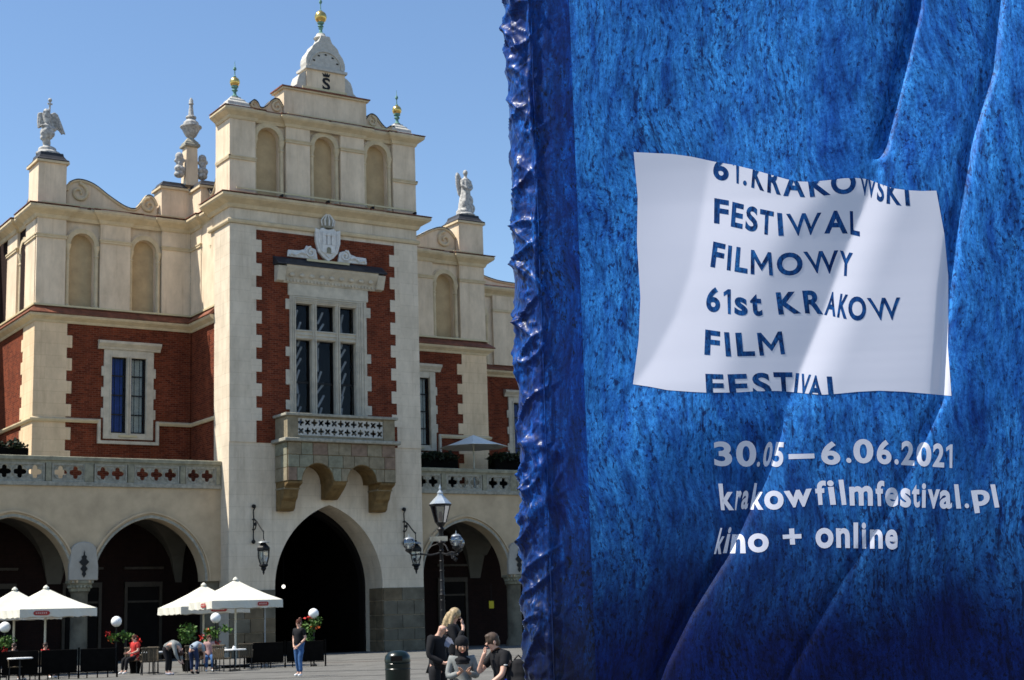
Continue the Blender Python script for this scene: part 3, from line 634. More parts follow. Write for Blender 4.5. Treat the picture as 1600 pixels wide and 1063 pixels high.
# --- balcony
BL, BR, BY = 2.52, 8.70, -1.5
bal = M(); bal.box(BL, 3.12, BY, BY+.25, 10.86, 11.98); bal.box(8.02, BR, BY, BY+.25, 10.86, 11.98)
bal.box(BL, BL+.25, BY+.25, 0, 10.86, 11.98); bal.box(BR-.25, BR, BY+.25, 0, 10.86, 11.98)
bal.box(3.12, 8.02, BY+.03, BY+.22, 10.86, 11.0); bal.box(3.12, 8.02, BY+.03, BY+.22, 11.88, 11.98)
BAL = bal.build("balcony", SAND, H, bevel=.015)
M().box(BL-.14, BR+.14, BY-.14, 0.0, 11.98, 12.12).build("handrail", GSTONE2, BAL, bevel=.02)
M().box(BL-.24, BR+.24, BY-.24, 0.0, 10.66, 10.84).build("balcony_slab", GSTONE2, BAL, bevel=.03)
lat = M(); nx = 13; wx = (8.02-3.12)/nx
for i in range(nx):
    for j in range(2):
        z0 = 11.0 + j*.44
        holed(lat, 3.12+i*wx, 3.12+(i+1)*wx, z0, z0+.44, BY+.07, BY+.17, (lambda a: .095+.10*abs(math.cos(2*a))**1.5) if (i+j) % 2 else (lambda a: .08+.115*abs(math.sin(2*a))**1.5), 32)
struct(lat.build("lattice", WHITEST, BAL), 'stuff')
# spandrels with the two round arches, then the three consoles
def spandrel(T, L, arches, ztop, zbot, y0, y1):
    pol = [(0, zbot), (0, ztop), (L, ztop), (L, zbot)]
    for c, r_, zs in sorted(arches, reverse=True): pol += [(c+r_, zbot)] + [(x, z_) for x, z_ in rounda(c, zs, r_)] + [(c-r_, zbot)]
    return M(T).prism(pol, 'y', y0, y1)
spandrel(Tf(BL, BY), BR-BL, [(1.68, .86, 8.70), (4.2, .83, 8.70)], 10.66, 8.66, 0, 1.5).build("balcony_arches", SANDBR, BAL)
def console(x0, x1, zb, name):
    p = [(0, 8.72), (BY, 8.72), (BY, 8.55), (BY+.35, 8.4), (BY+.55, 8.05), (BY+.62, 7.85), (BY+.80, 7.7), (BY+.95, zb+.1), (BY+1.1, zb), (0, zb)]
    o = M().prism(p, 'x', x0, x1).build("console", SANDBR, BAL, bevel=.03)
    M().box(x0-.03, x1+.03, BY+.40, -.01, 8.28, 8.36).build("console_fillet", SAND, o); return o
console(BL+.02, BL+.84, 7.22, 'l'); console(BR-.86, BR-.02, 7.22, 'r')
p = [(0, 8.72), (BY, 8.72), (BY+.1, 8.5), (BY+.5, 8.2), (BY+.9, 7.95), (BY+1.1, 7.84), (0, 7.84)]
M().prism(p, 'x', BL+2.54+.02, BL+3.37-.02).build("console", SANDBR, BAL, bevel=.03)
# stone blocks facing the spandrels
sm = [SAND, SAND2, SAND3, SAND]
def in_arch(x, z_):
    for c, r_ in ((BL+1.68, .9), (BL+4.2, .87)):
        if z_ > 8.70 and math.hypot(x-c, z_-8.70) < r_: return True
        if z_ <= 8.70 and abs(x-c) < r_: return True
    return False
rows = [(10.64, 10.0), (10.0, 9.36), (9.36, 8.68)]
for j, (zt, zb) in enumerate(rows):
    x = BL + .004; k = 0
    while x < BR - .05:
        wd = random.uniform(.62, 1.0) if j < 2 else .5
        x1 = min(x+wd, BR-.004)
        if BR - x1 < .3: x1 = BR-.004
        # clip the block's lower corners against the arches by sampling its outline
        pts = []; n = 8
        low = []
        for q in range(n+1):
            xx = x+.015 + (x1-x-.03)*q/n; zz = zb+.015
            for c, r_ in ((BL+1.68, .9), (BL+4.2, .87)):
                dx = abs(xx-c)
                if dx < r_: zz = max(zz, 8.70 + math.sqrt(max(0, r_*r_-dx*dx)))
            low.append((xx, zz))
        if min(l[1] for l in low) < zt-.08:
            low = [(a, min(b_, zt-.02)) for a, b_ in low]
            pol = low + [(x1-.015, zt-.015), (x+.015, zt-.015)]
            M().prism(pol, 'y', BY-.03-.012*random.random(), BY+.02).build("stone_block", random.choice(sm), BAL, bevel=.008)
        x = x1; k += 1
for zt, zb in rows: 
    for y0, y1 in ((BY+.03, BY+.75), (BY+.77, -.05)): M().box(BL-.03, BL+.02, y0, y1, zb+.015, zt-.015).build("stone_block", random.choice(sm), BAL)

# --- plinth of large stones beside the door
for side, (xa, xb) in enumerate(((0.0, CX-3.08), (CX+3.08, 11.12))):
    z0 = 0; j = 0
    for hgt in (.55, .62, .70, .75, .68):
        x = xa; j += 1; tog = j % 2
        cuts = [xa] + ([xa+(xb-xa)*.45] if tog else [xa+(xb-xa)*.33, xa+(xb-xa)*.74]) + [xb]
        for a, b_ in zip(cuts, cuts[1:]):
            M().box(a+.012, b_-.012, -.06-.015*random.random(), .03, z0+.012, z0+hgt-.012).build("plinth_stone", random.choice([PLINTH, PLINTH, PLINTH2]), H, bevel=.015)
        z0 += hgt
for j, (z0, z1) in enumerate(((0, .55), (.55, 1.17), (1.17, 1.87), (1.87, 2.62), (2.62, 3.3))):
    for y0, y1 in ((0.0, .72), (.74, 1.48)): M().box(CX+3.03, CX+3.09, y0+.012, y1-.012, z0+.012, z1-.012).build("plinth_stone", PLINTH2, H)
# passage behind the door
ps = M(); pp = pointed(CX, 3.3, 2.98, 4.0, 14)
poly = [(1.25, 0), (1.25, 9.4), (9.88, 9.4), (9.88, 0), (CX+2.98, 0)] + pp + [(CX-2.98, 0)]
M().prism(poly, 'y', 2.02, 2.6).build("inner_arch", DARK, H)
b = M(); b.box(1.3, 1.5, 2.61, 20, 0, 9.4); b.box(9.6, 9.87, 2.61, 20, 0, 9.4); b.box(1.3, 9.87, 19.8, 20, 0, 9.4); b.box(1.3, 9.87, 2.61, 20, 9.2, 9.4); b.build("passage_wall", DARK, H)  # far end wall is added to keep the open passage black
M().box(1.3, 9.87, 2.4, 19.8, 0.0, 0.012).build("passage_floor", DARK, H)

# --- arcades with terrace above
def bay_wall(x0, x1, c, last=''):
    wd, h, zs = 2.83, 3.12, 3.8
    a = pointed(c, zs, wd, h, 14)
    return a
def arcade(x0, x1, centres, name):
    poly = [(x0, 3.8), (x0, 8.42), (x1, 8.42), (x1, 3.8)]
    for c in sorted(centres, reverse=True):
        poly += pointed(c, 3.8, min(2.83, 9), 3.12, 14) if True else []
    M().prism(poly, 'y', 1.05, 1.95).build("arcade_wall", mat("arcade_stucco", (.54, .415, .27), .9, .12, .9, .15, bump=.15, bscale=8), H)
    for c in centres:
        o1, i1 = pointed(c, 3.8, 3.12, 3.46, 16), pointed(c, 3.8, 2.82, 3.10, 16)
        M().prism(ring_poly(o1, i1), 'y', 1.0, 1.06).build("arch_moulding", MATS['arcade_stucco'], H)
        o2, i2 = pointed(c, 3.8, 3.10, 3.44, 16), pointed(c, 3.8, 3.02, 3.34, 16)
        M().prism(ring_poly(o2, i2), 'y', .90, 1.02).build("arch_moulding", MATS['arcade_stucco'], H)
        o2, i2 = pointed(c, 3.8, 2.94, 3.24, 16), pointed(c, 3.8, 2.83, 3.12, 16)
        M().prism(ring_poly(o2, i2), 'y', .96, 1.04).build("arch_moulding", GSTONE2, H)
ACX = [-3.66, -10.36, -17.06, -23.76]
arcade(-27.1, 0.0, ACX, 'l'); RCX = [14.47, 21.17, 27.87]
arcade(11.12, 31.2, RCX, 'r')
IRONORN = None
def pier(cx):
    m_ = mat("pier_stucco", (.40, .365, .31), .9, .1, 1.5)
    o = M().lathe([(.52, 0), (.52, .25), (.42, .4), (.40, 3.25), (.44, 3.36), (.50, 3.4)], (cx, 1.5, 0), 12).build("arcade_column", PLINTH, H, smooth=True)
    cap = M().lathe([(.46, 3.38), (.50, 3.46), (.50, 3.56), (.60, 3.76), (.66, 3.8), (.66, 3.9), (.6, 3.92)], (cx, 1.5, 0), 8, PI/8).build("capital", GSTONE, o)
    for k in range(10):
        a = PI + PI*(k+.5)/10; M().ball((cx+.54*math.cos(a), 1.5+.54*math.sin(a), 3.62), .075, 6, 5).build("capital_leaf", GSTONE, cap, smooth=True)
    s = [(cx-.70, 3.92), (cx+.70, 3.92), (cx+.70, 4.6), (cx+.62, 5.2)] + [(cx+.62*math.cos(PI*k/8), 5.3+.45*math.sin(PI*k/8)) for k in range(9)] + [(cx-.62, 5.2), (cx-.70, 4.6)]
    M().prism(s, 'y', .86, 1.08).build("pier_bracket", m_, o, bevel=.03)
    i = M(); i.prism([(cx, 4.05), (cx+.10, 4.2), (cx+.06, 4.32), (cx+.17, 4.45), (cx+.07, 4.6), (cx+.24, 4.78), (cx+.10, 4.92), (cx+.12, 5.05), (cx+.03, 5.1), (cx, 5.32), (cx-.03, 5.1), (cx-.12, 5.05), (cx-.10, 4.92), (cx-.24, 4.78), (cx-.07, 4.6), (cx-.17, 4.45), (cx-.06, 4.32), (cx-.10, 4.2)], 'y', .80, .858)
    i.build("iron_ornament", IRON, o)
for cx in (-7.01, -13.71, -20.41, 17.82, 24.52): pier(cx)
for cx in (-.45, 11.4):
    M().box(cx-.3, cx+.4, 1.2, 1.9, 0, 3.9).build("half_pier", PLINTH, H, bevel=.02)
# vaults: a tunnel across and a tunnel along, meeting over each bay
def vault(c, x0, x1):
    m_ = M(); nx, ny = 20, 12; y0, y1 = 1.95, 5.6; cy = (y0+y1)/2
    def h1(u, wd, h, zs):
        Rr = (wd*wd+h*h)/(2*wd); q = abs(u) + (Rr-wd); return zs + math.sqrt(max(0, Rr*Rr-q*q)) if abs(u) < wd else zs
    vs = []
    for j in range(ny+1):
        for i in range(nx+1):
            x = x0+(x1-x0)*i/nx; y = y0+(y1-y0)*j/ny
            z_ = max(h1(x-c, 2.95, 3.2, 3.9), h1(y-cy, 1.80, 3.0, 3.9)); vs.append((x, y, z_))
    fs = [(j*(nx+1)+i, j*(nx+1)+i+1, (j+1)*(nx+1)+i+1, (j+1)*(nx+1)+i) for j in range(ny) for i in range(nx)]
    m_.add(vs, fs).build("vault", VAULT, H, smooth=False, fix=False)
for c in ACX: vault(c, c-3.35, c+3.35)
for c in RCX: vault(c, c-3.35, c+3.35)
b = M(); b.box(-27.2, 0.1, 5.62, 6.0, 0, 8.4); b.box(11.1, 31.2, 5.62, 6.0, 0, 8.4); b.build("arcade_rear_wall", SHADEWALL, H)
M().box(-27.2, -27.05, 1.95, 5.62, 0, 8.4).build("arcade_end_wall", SHADEWALL, H)
# shop fronts in the shade of the arcade
for x in (-5.6, -2.4, -9.9, 13.2, 16.2):
    f = M(); f.box(x-1.0, x-.85, 5.48, 5.62, 0, 3.9); f.box(x+.85, x+1.0, 5.48, 5.62, 0, 3.9); f.box(x-1.0, x+1.0, 5.46, 5.62, 3.7, 3.95); f.box(x-1.05, x+1.05, 5.42, 5.62, 4.6, 4.72); f.box(x-1.0, x+1.0, 5.5, 5.62, 2.9, 3.0)
    fo = f.build("shop_front", mat("brown_shop_wood", (.06, .045, .03), .6, .2, 3), H)
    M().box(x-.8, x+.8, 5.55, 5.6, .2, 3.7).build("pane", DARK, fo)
b = M(); b.box(-27.2, 0, 1.06, 12.5, 8.42, 8.6); b.box(11.12, 31.2, 1.06, 12.5, 8.42, 8.6); b.build("terrace_floor", GSTONE, H)

# balustrade
def balustrade(x0, x1, units_from, sign):
    o = M().box(x0, x1, .93, 1.32, 8.40, 8.62).build("balustrade", GSTONE2, H, bevel=.02)
    M().box(x0, x1, .90, 1.38, 9.60, 9.82).build("coping", GSTONE, o, bevel=.03)
    M().box(x0, x1, .98, 1.30, 9.50, 9.60).build("coping_bed", GSTONE, o)
    return o
def quat(a): return .18 + .15*abs(math.cos(2*a))**1.3
def bal_bay(o, x0, lim0, lim1):
    """one bay: wide post then panels of two, three and two units"""
    segs = [('p', 0, .47), ('n', .51, 2.13, 2), ('p', 2.15, 2.50), ('n', 2.50, 4.81, 3), ('p', 4.83, 5.14), ('n', 5.15, 6.75, 2)]
    for s in segs:
        a, b_ = x0+s[1], x0+s[2]
        if b_ < lim0+.2 or a > lim1-.2: continue
        a = max(a, lim0); b_ = min(b_, lim1)
        if s[0] == 'p': M().box(a+.02, b_-.02, .95, 1.30, 8.62, 9.50).build("balustrade_post", GSTONE, o, bevel=.02)
        else:
            f = M(); f.box(a, b_, 1.0, 1.24, 8.62, 8.72); f.box(a, b_, 1.0, 1.24, 9.40, 9.50); f.box(a, a+.08, 1.0, 1.24, 8.72, 9.40); f.box(b_-.08, b_, 1.0, 1.24, 8.72, 9.40)
            fr = f.build("panel_frame", GSTONE2, o)
            n = s[3]; wd = (b_-a-.16)/n
            for k in range(n):
                c0 = a+.08+k*wd; t = M(); holed(t, c0, c0+wd, 8.72, 9.40, 1.06, 1.18, quat, 48)
                c = c0+wd/2; t.tube([(c+.33*math.cos(2*PI*q/24), 1.05, 9.06+.33*math.sin(2*PI*q/24)) for q in range(25)], .03, 5, False)
                t.build("quatrefoil", GSTONE2, fr)
bo = balustrade(-27.2, -.01, 0, 1)
for k in range(4): bal_bay(bo, -7.04 - 6.7*k, -27, -.1)
M().box(-.30, -.02, .95, 1.3, 8.62, 9.5).build("balustrade_post", GSTONE, bo, bevel=.02)
bo = balustrade(11.13, 31.2, 0, 1)
for k in range(3): bal_bay(bo, 10.77 + 6.7*k - (.0), 11.15, 31)
# ================================================================== statues on the parapet
st = thing("bird_statue", "weathered stone winged eagle on a helmet with a staff, on the tall left corner pedestal", "statue", (-7.62, 6.27, 26.3))
blob("carved_figure", [((0,0,.12), .62, (1.1,1,.35)), ((-.05,0,.35), .45, (1.1,1,.5)), ((-.1,0,.75), .22, (1,1,1.2)), ((-.28,-.1,.95), .22, (1,.8,.7)), ((-.1,-.05,1.25), .38, (1,.9,1)), ((-.35,-.15,1.2), .13, (1,1,1)), ((-.22,-.25,1.35), .14, (1,1,1.2)), ((.12,-.2,1.2), .16, (1,1,1.1)),
     ((.1,-.1,1.5), .3, (1,.8,.5)), ((-.2,-.1,1.62), .16, (2,1.4,.6)), ((-.12,0,2.0), .24, (.9,.9,1.5)), ((-.14,-.05,2.42), .19, (1,.9,.9)), ((-.26,-.12,2.42), .09, (1.3,.8,.7)), ([(-.1,0,1.7),(-.15,0,2.3),(-.12,0,2.6)], [.2,.24,.15])], STATUE, st, .045)
for s in (-1, 1):
    wg = M()
    if s > 0: pl = [(.0, 2.35), (.30, 2.52), (.48, 2.42), (.66, 2.0), (.92, 1.35), (.80, 1.42), (.72, 1.32), (.55, 1.55), (.35, 1.6), (.05, 1.75)]
    else: pl = [(-.15, 2.3), (-.40, 2.42), (-.58, 2.35), (-.60, 1.9), (-.56, 1.5), (-.42, 1.55), (-.25, 1.7)]
    wg.prism(pl, 'y', .02, .16); o = wg.build("wing", STATUE, st, bevel=.04)
    for k in range(4): M().tube([(s*(.2+.09*k), .0, 2.3-.06*k), (s*(.32+.12*k) if s > 0 else s*(.3+.07*k), .0, 1.72-.06*k)], .035, 5).build("feather_ridge", STATUE, o, smooth=True)
M().tube([(-.02,-.1,2.2), (.0,-.1,3.05)], .05, 6).ball((0,-.1,3.1), .11, 8, 6).box(-.13, .13, -.13, -.07, 2.85, 2.93).build("staff", STATUE, st, smooth=True)

st = thing("angel_statue", "weathered stone robed angel with folded wings standing on the right corner pedestal", "statue", (18.2, 6.27, 26.0))
blob("carved_figure", [((0,0,.15), .62, (1.05,1,.3)), ((-.1,0,.35), .5, (1,1,.5)), ([(0,0,.3),(.02,0,1.0),(.05,0,1.6),(.08,0,2.3)], [.5,.42,.33,.3]), ((.08,0,2.35), .30, (1.15,.8,.8)), ([(.08,0,2.5),(.08,0,2.75)], [.12,.1]), ((.06,-.03,2.9), .17, (.9,1,1.15)),
     ([(.34,0,2.4),(.45,-.1,1.95),(.2,-.35,1.75)], [.14,.11,.09]), ([(-.18,0,2.4),(-.25,-.15,2.0),(.0,-.35,1.8)], [.14,.11,.09]), ((.3,-.1,1.1), .22, (1,1,1.6)), ((.35,-.1,.6), .28, (1,1,1.2)), ((-.2,-.2,.8), .2, (1,1,1.8))], STATUE, st, .045)
M().prism([(-.02, 2.4), (-.25, 2.85), (-.42, 2.95), (-.52, 2.7), (-.50, 2.1), (-.36, 1.5), (-.22, 1.35), (-.08, 1.8)], 'y', .12, .28).build("wing", STATUE, st, bevel=.05)
M().prism([(.12, 2.4), (.30, 2.7), (.42, 2.6), (.46, 2.1), (.36, 1.5), (.2, 1.7)], 'y', .16, .30).build("wing", STATUE, st, bevel=.05)

# ================================================================== lanterns on the wall
def wall_lantern(x, label):
    t = thing("wall_lantern", label, "lantern", (x, 0, 6.55), 0, "lanterns beside the great door")
    b = M()
    b.tube(curve_pts_local([(0,-.06,.95), (.08,-.08,.98), (.10,-.1,.88), (0,-.1,.7), (0,-.12,.35), (0,-.1,0), (0,-.08,-.35), (0,-.08,-.7), (.07,-.08,-.86), (.0,-.08,-.92)]), .035, 6)
    b.tube([(0,-.1,.3), (0,-.5,.12), (0,-.95,-.22), (0,-1.32,-.45)], .035, 6); b.ball((0,-.1,.92), .10, 8, 6); b.ball((0,-.1,-.86), .11, 8, 6)
    b.tube([(0, -.12-.3*math.sin(a), .0-.28*math.cos(a)) for a in [k*2*PI/14 for k in range(15)]], .03, 6, False)
    b.ball((0,-.32,0), .09, 8, 6).tube([(0,-1.32,-.38), (0,-1.32,-.85)], .025, 6)
    b.build("bracket", IRON, t, smooth=True)
    c = (0,-1.32,0)
    l = M().lathe([(.05,-.80), (.09,-.86), (.05,-.92), (.30,-1.18), (.34,-1.22), (.34,-1.34), (.31,-1.38)], c, 6).build("lantern_cap", IRON, t)
    M().lathe([(.31,-.98+.0), (.27,-.93), (.12,-.88)], c, 12).build("cap_dome", mat("grey_zinc", (.35,.37,.38), .35, .1, 5, .5, metal=.6), l, smooth=True)
    M().lathe([(.29,-1.38), (.28,-1.7), (.17,-2.06)], c, 6, cap=False).build("glass", LGLASS, t)
    f = M()
    for k in range(6):
        a = 2*PI*k/6; f.tube([(c[0]+.30*math.cos(a), c[1]+.30*math.sin(a), -1.36), (c[0]+.29*math.cos(a), c[1]+.29*math.sin(a), -1.7), (c[0]+.17*math.cos(a), c[1]+.17*math.sin(a), -2.08)], .022, 5)
    f.lathe([(.22,-2.04), (.24,-2.1), (.12,-2.2), (.15,-2.26), (.05,-2.38), (.06,-2.44), (.01,-2.56)], c, 8); f.build("cage", IRON, t)
    M().lathe([(.05,-1.45), (.07,-1.6), (.05,-1.9)], c, 8).build("bulb", WHITE, t, smooth=True)
    return t
def curve_pts_local(a, n=6):
    P = [a[0]] + a + [a[-1]]; out = []
    for i in range(1, len(P)-2):
        p0, p1, p2, p3 = [Vector(p) for p in P[i-1:i+3]]
        for k in range(n):
            t = k/n; out.append(tuple(.5*((2*p1) + (p2-p0)*t + (2*p0-5*p1+4*p2-p3)*t*t + (3*p1-p0-3*p2+p3)*t**3)))
    out.append(tuple(a[-1])); return out
wl = wall_lantern(1.28, "black iron lantern hanging on a scrolled bracket left of the pointed door")
dup(wl, (9.93, 0, 6.5), 0, "black iron lantern on a scrolled bracket right of the pointed door, behind the street lamp")

# ================================================================== parasols
FWD = Vector((CF.x, CF.y, 0)).normalized(); RGT = Vector((FWD.y, -FWD.x, 0)); VIEW = math.atan2(RGT.y, RGT.x)
def parasol(loc, rz, label, D=1.95, zr=2.25, za=3.28, val=.30, logos=()):
    t = thing("cafe_parasol", label, "parasol", loc, rz, "cream parasols over the café tables")
    c = M(); n = 4; per = 6
    rim = []
    for k in range(4):
        a0 = PI/2*k; a1 = PI/2*(k+1)
        for j in range(per):
            f_ = j/per; sag = .045*math.sin(PI*f_)
            x = D*((1-f_)*math.cos(a0) + f_*math.cos(a1)); y = D*((1-f_)*math.sin(a0) + f_*math.sin(a1)); rim.append((x*(1-sag), y*(1-sag), zr+.22))
    N_ = len(rim); vs = [(0,0,za)]
    for q in (.33, .66, 1.0):
        for p in rim: vs.append((p[0]*q, p[1]*q, za + (p[2]-za)*q - .05*math.sin(PI*q)))
    fs = [(0, 1+i, 1+(i+1) % N_) for i in range(N_)]
    for r_ in range(2):
        for i in range(N_): a = 1+r_*N_+i; b = 1+r_*N_+(i+1) % N_; fs.append((a, a+N_, b+N_, b))
    cano = c.add(vs, fs).build("canopy", CANVAS, t, fix=True)
    so_ = cano.modifiers.new('s', 'SOLIDIFY'); so_.thickness = .012
    v = M()
    for s_ in range(4):
        a0 = PI/2*s_; a1 = a0+PI/2; P0 = Vector((D*math.cos(a0), D*math.sin(a0))); P1 = Vector((D*math.cos(a1), D*math.sin(a1))); nn = ((P0+P1)/2).normalized()
        k_ = 12; vv = []
        for j in range(k_+1):
            p = P0.lerp(P1, j/k_)*1.0 ; q = nn*(-.045*D*math.sin(PI*j/k_)*.7); w_ = nn*(.025*math.sin(j*1.9+s_))
            vv += [(p.x+q.x, p.y+q.y, zr+.225), (p.x+q.x+w_.x, p.y+q.y+w_.y, zr-.06+.02*math.sin(j*2.3+s_))]
        v.add(vv, [(2*j, 2*j+1, 2*j+3, 2*j+2) for j in range(k_)])
    vo = v.build("valance", CANVAS, t, fix=False); so_ = vo.modifiers.new('s', 'SOLIDIFY'); so_.thickness = .012
    M().lathe([(.12, 0), (.10, .05), (.02, .12)], (0,0,za-.02), 8).build("peak_cap", CANVAS, t)
    p = M().lathe([(.04, .05), (.04, za-.05)], (0,0,0), 8).build("pole", POLE, t, smooth=True)
    M().box(-.4, .4, -.4, .4, 0, .08).build("base_plate", DWOOD, t, bevel=.01)
    for k in range(8):
        a = PI/4*k; r_ = D if k % 2 == 0 else D*.68
        M().tube([(0,0,za-.1), (r_*math.cos(a)*.97, r_*math.sin(a)*.97, zr+.19)], .014, 5).build("rib", POLE, t)
        if k % 2 == 0: M().tube([(0,0,zr+.0), (r_*math.cos(a)*.5, r_*math.sin(a)*.5, (za+zr)/2+.02)], .012, 5).build("strut", POLE, t)
    for (side, f_, wd) in logos:
        a0 = PI/2*side; P0 = Vector((D*math.cos(a0), D*math.sin(a0))); P1 = Vector((D*math.cos(a0+PI/2), D*math.sin(a0+PI/2)))
        nn = ((P0+P1)/2).normalized(); e = (P1-P0).normalized(); pc_ = P0.lerp(P1, f_) + nn*(.035 - .03*D*math.sin(PI*f_))
        def L3(u, z_): return (pc_.x+e.x*u, pc_.y+e.y*u, z_)
        h = .075; vs = [L3(wd*math.cos(q)*(1 if abs(math.cos(q)) > .8 else 1.05), zr+.08+h*max(-1, min(1, 1.6*math.sin(q)))) for q in [2*PI*i/16 for i in range(16)]]
        lo = M().add(vs, [tuple(range(16))]).build("logo_print", LOGO, vo, fix=False)
        zz = M()
        for i in range(6):
            u = -wd*.72 + i*wd*.24; q = nn*.008; zz.add([(L3(u, 0)[0]+q.x, L3(u,0)[1]+q.y, zr+.05), (L3(u+wd*.14, 0)[0]+q.x, L3(u+wd*.14,0)[1]+q.y, zr+.05), (L3(u+wd*.14, 0)[0]+q.x, L3(u+wd*.14,0)[1]+q.y, zr+.11+.02*(i % 2)), (L3(u, 0)[0]+q.x, L3(u,0)[1]+q.y, zr+.11)], [(0,1,2,3)])
        struct(zz.build("logo_strokes", mat("pale_pink_print", (.62,.38,.33), .7, .1, 5), vo, fix=False), 'stuff')
    return t
def rel(px, dist, dy=0):
    p = at_dist(px, dist); return (p.x, p.y, 0)
parasol(rel(368, 60), VIEW - R(15.6), "front cream square parasol with red prints, between the door lantern and the seated diners", logos=[(2, .60, .30), (3, .72, .22)])
parasol(rel(318, 63.5), VIEW - R(14), "cream square parasol half hidden behind the front parasol left of the door", zr=2.12, za=3.20, D=2.0, logos=[(3, .55, .34)])
parasol(rel(71, 59), VIEW - R(9), "front cream square parasol with a red print at the far left of the terrace", D=1.98, zr=2.12, za=3.12, logos=[(3, .28, .30)])
parasol(rel(22, 62.5), VIEW - R(12), "cream parasol cut by the left edge of the photo, behind the far left parasol", D=2.0, zr=2.08, za=3.18, logos=[(3, .9, .25)])
# the one on the upper terrace
t = thing("terrace_parasol", "pale octagonal parasol open on the upper terrace behind the balustrade right of the door", "parasol", (16.45, 3.2, 8.6))
c = M(); vs = [(0,0,3.45)]; n = 8
for q in (.5, 1.0):
    for k in range(n): vs.append((2.0*q*math.cos(2*PI*k/n+.2), 2.0*q*math.sin(2*PI*k/n+.2), 3.45-.72*q-.04*math.sin(PI*q)))
c.add(vs, [(0, 1+i, 1+(i+1) % n) for i in range(n)] + [(1+i, 1+n+i, 1+n+(i+1) % n, 1+(i+1) % n) for i in range(n)])
o = c.build("canopy", mat("white_grey_canvas", (.80,.80,.75), .8, .05, 3), t); s_ = o.modifiers.new('s', 'SOLIDIFY'); s_.thickness = .015
M().lathe([(.05, 0), (.05, 3.4)], (0,0,0), 8).build("pole", POLE, t, smooth=True)
M().box(-.3, .3, -.3, .3, 0, .1).build("base_plate", DWOOD, t)
for k in range(8): M().tube([(0,0,3.38), (1.95*math.cos(2*PI*k/n+.2), 1.95*math.sin(2*PI*k/n+.2), 2.72)], .015, 5).build("rib", POLE, t)

# dark planted boxes on the terrace
def leaves(center, rad, n, size, m_, name, parent, seed=1, flat=1.0):
    rng = random.Random(seed); mm = M()
    for _ in range(n):
        d_ = Vector((rng.gauss(0,1), rng.gauss(0,1), rng.gauss(0,1))).normalized()*rad*(rng.random()**.4)
        p = Vector(center) + Vector((d_.x, d_.y, d_.z*flat)); a = Vector((rng.gauss(0,1), rng.gauss(0,1), rng.gauss(0,.6))).normalized()*size*(0.6+rng.random()*.8)
        b_ = a.cross(Vector((rng.gauss(0,1), rng.gauss(0,1), rng.gauss(0,1)))).normalized()*a.length*.45
        mm.add([tuple(p), tuple(p+a*.5+b_), tuple(p+a), tuple(p+a*.5-b_)], [(0,1,2,3)])
    o = mm.build(name, m_, parent, fix=False); o['kind'] = 'stuff'; return o
for (x, y, wd, h, lab) in ((13.9, 3.0, 2.3, 1.5, "dark planter with clipped shrub on the terrace just right of the centre block"), (18.6, 3.0, 2.2, 1.6, "dark planter with shrub on the terrace right of the terrace parasol"), (-10.8, 3.6, 3.4, 1.4, "dark planter with shrub on the terrace at the far left behind the balustrade")):
    t = thing("terrace_planter", lab, "planter", (x, y, 8.6), 0, "dark planters on the terrace")
    M().box(-wd/2, wd/2, -.4, .4, 0, h+.45).build("planter_box", DWOOD, t, bevel=.05)
    for k in range(3): leaves(((k-1)*wd*.32, 0, h+.5), .55, 420, .16, LEAFD, "foliage", t, 5+k, .7)

# ================================================================== globe lamps with flower baskets
def globe_lamp(px, dist, zb, label, seed, flowers):
    t = thing("globe_lamp", label, "lamp", rel(px, dist), VIEW, "white globe lamps on the café fence")
    M().lathe([(.12, 0), (.12, .05), (.03, .1), (.025, zb-.2), (.07, zb-.16), (.05, zb-.12)], (0,0,0), 10).build("post", IRON, t, smooth=True)
    M().ball((0,0,zb), .19, 20, 14).build("globe", mat("white_glass_globe", (.82,.82,.80), .35, .02, 3, .5), t, smooth=True)
    for k, (fx, fz, fr, m_, n) in enumerate(flowers): leaves((fx, -.1, fz), fr, n, .10, m_, "leaves" if m_ in (LEAF, LEAFD) else "flowers", t, seed+k, .8)
    return t
G_ = lambda x, z, r=.26, n=90: (x, z, r, LEAF, n); F_ = lambda x, z, m_, n=14, r=.12: (x, z, r, m_, n)
globe_lamp(490, 58, 1.90, "white globe lamp with trailing red flowers just behind the walking woman", 20, [G_(-.18, 1.38, .30, 140), G_(.1, 1.62, .24, 80), G_(-.15, 1.02, .16, 40), F_(-.05, 1.42, ORANGE, 12, .08), F_(.15, 1.38, ORANGE, 14, .09), F_(-.2, 1.75, RED, 10, .08), F_(-.1, .78, ORANGE, 12, .08), F_(-.5, 1.5, RED, 8, .06)])
globe_lamp(337, 58, 1.85, "white globe lamp beneath the front parasol beside green plants", 30, [G_(-.12, 1.30, .30, 150), G_(.35, 1.45, .22, 70), G_(-.35, 1.0, .2, 60), F_(-.25, 1.4, ORANGE), F_(-.45, 1.15, RED), F_(.1, .95, RED)])
globe_lamp(182, 58, 1.83, "white globe lamp standing alone between the two parasol groups", 40, [G_(-.05, 1.28, .22, 90), G_(.35, 1.32, .2, 60), F_(-.28, 1.40, RED, 18), F_(-.15, 1.18, ORANGE, 16), (.55, 1.30, .14, LEAF, 30)])
globe_lamp(8, 58, 1.75, "white globe lamp at the left edge of the photo with flowers below", 50, [G_(.12, 1.25, .3, 130), G_(-.2, 1.2, .25, 80), F_(.05, .95, RED, 18), F_(-.25, .75, RED, 14)])

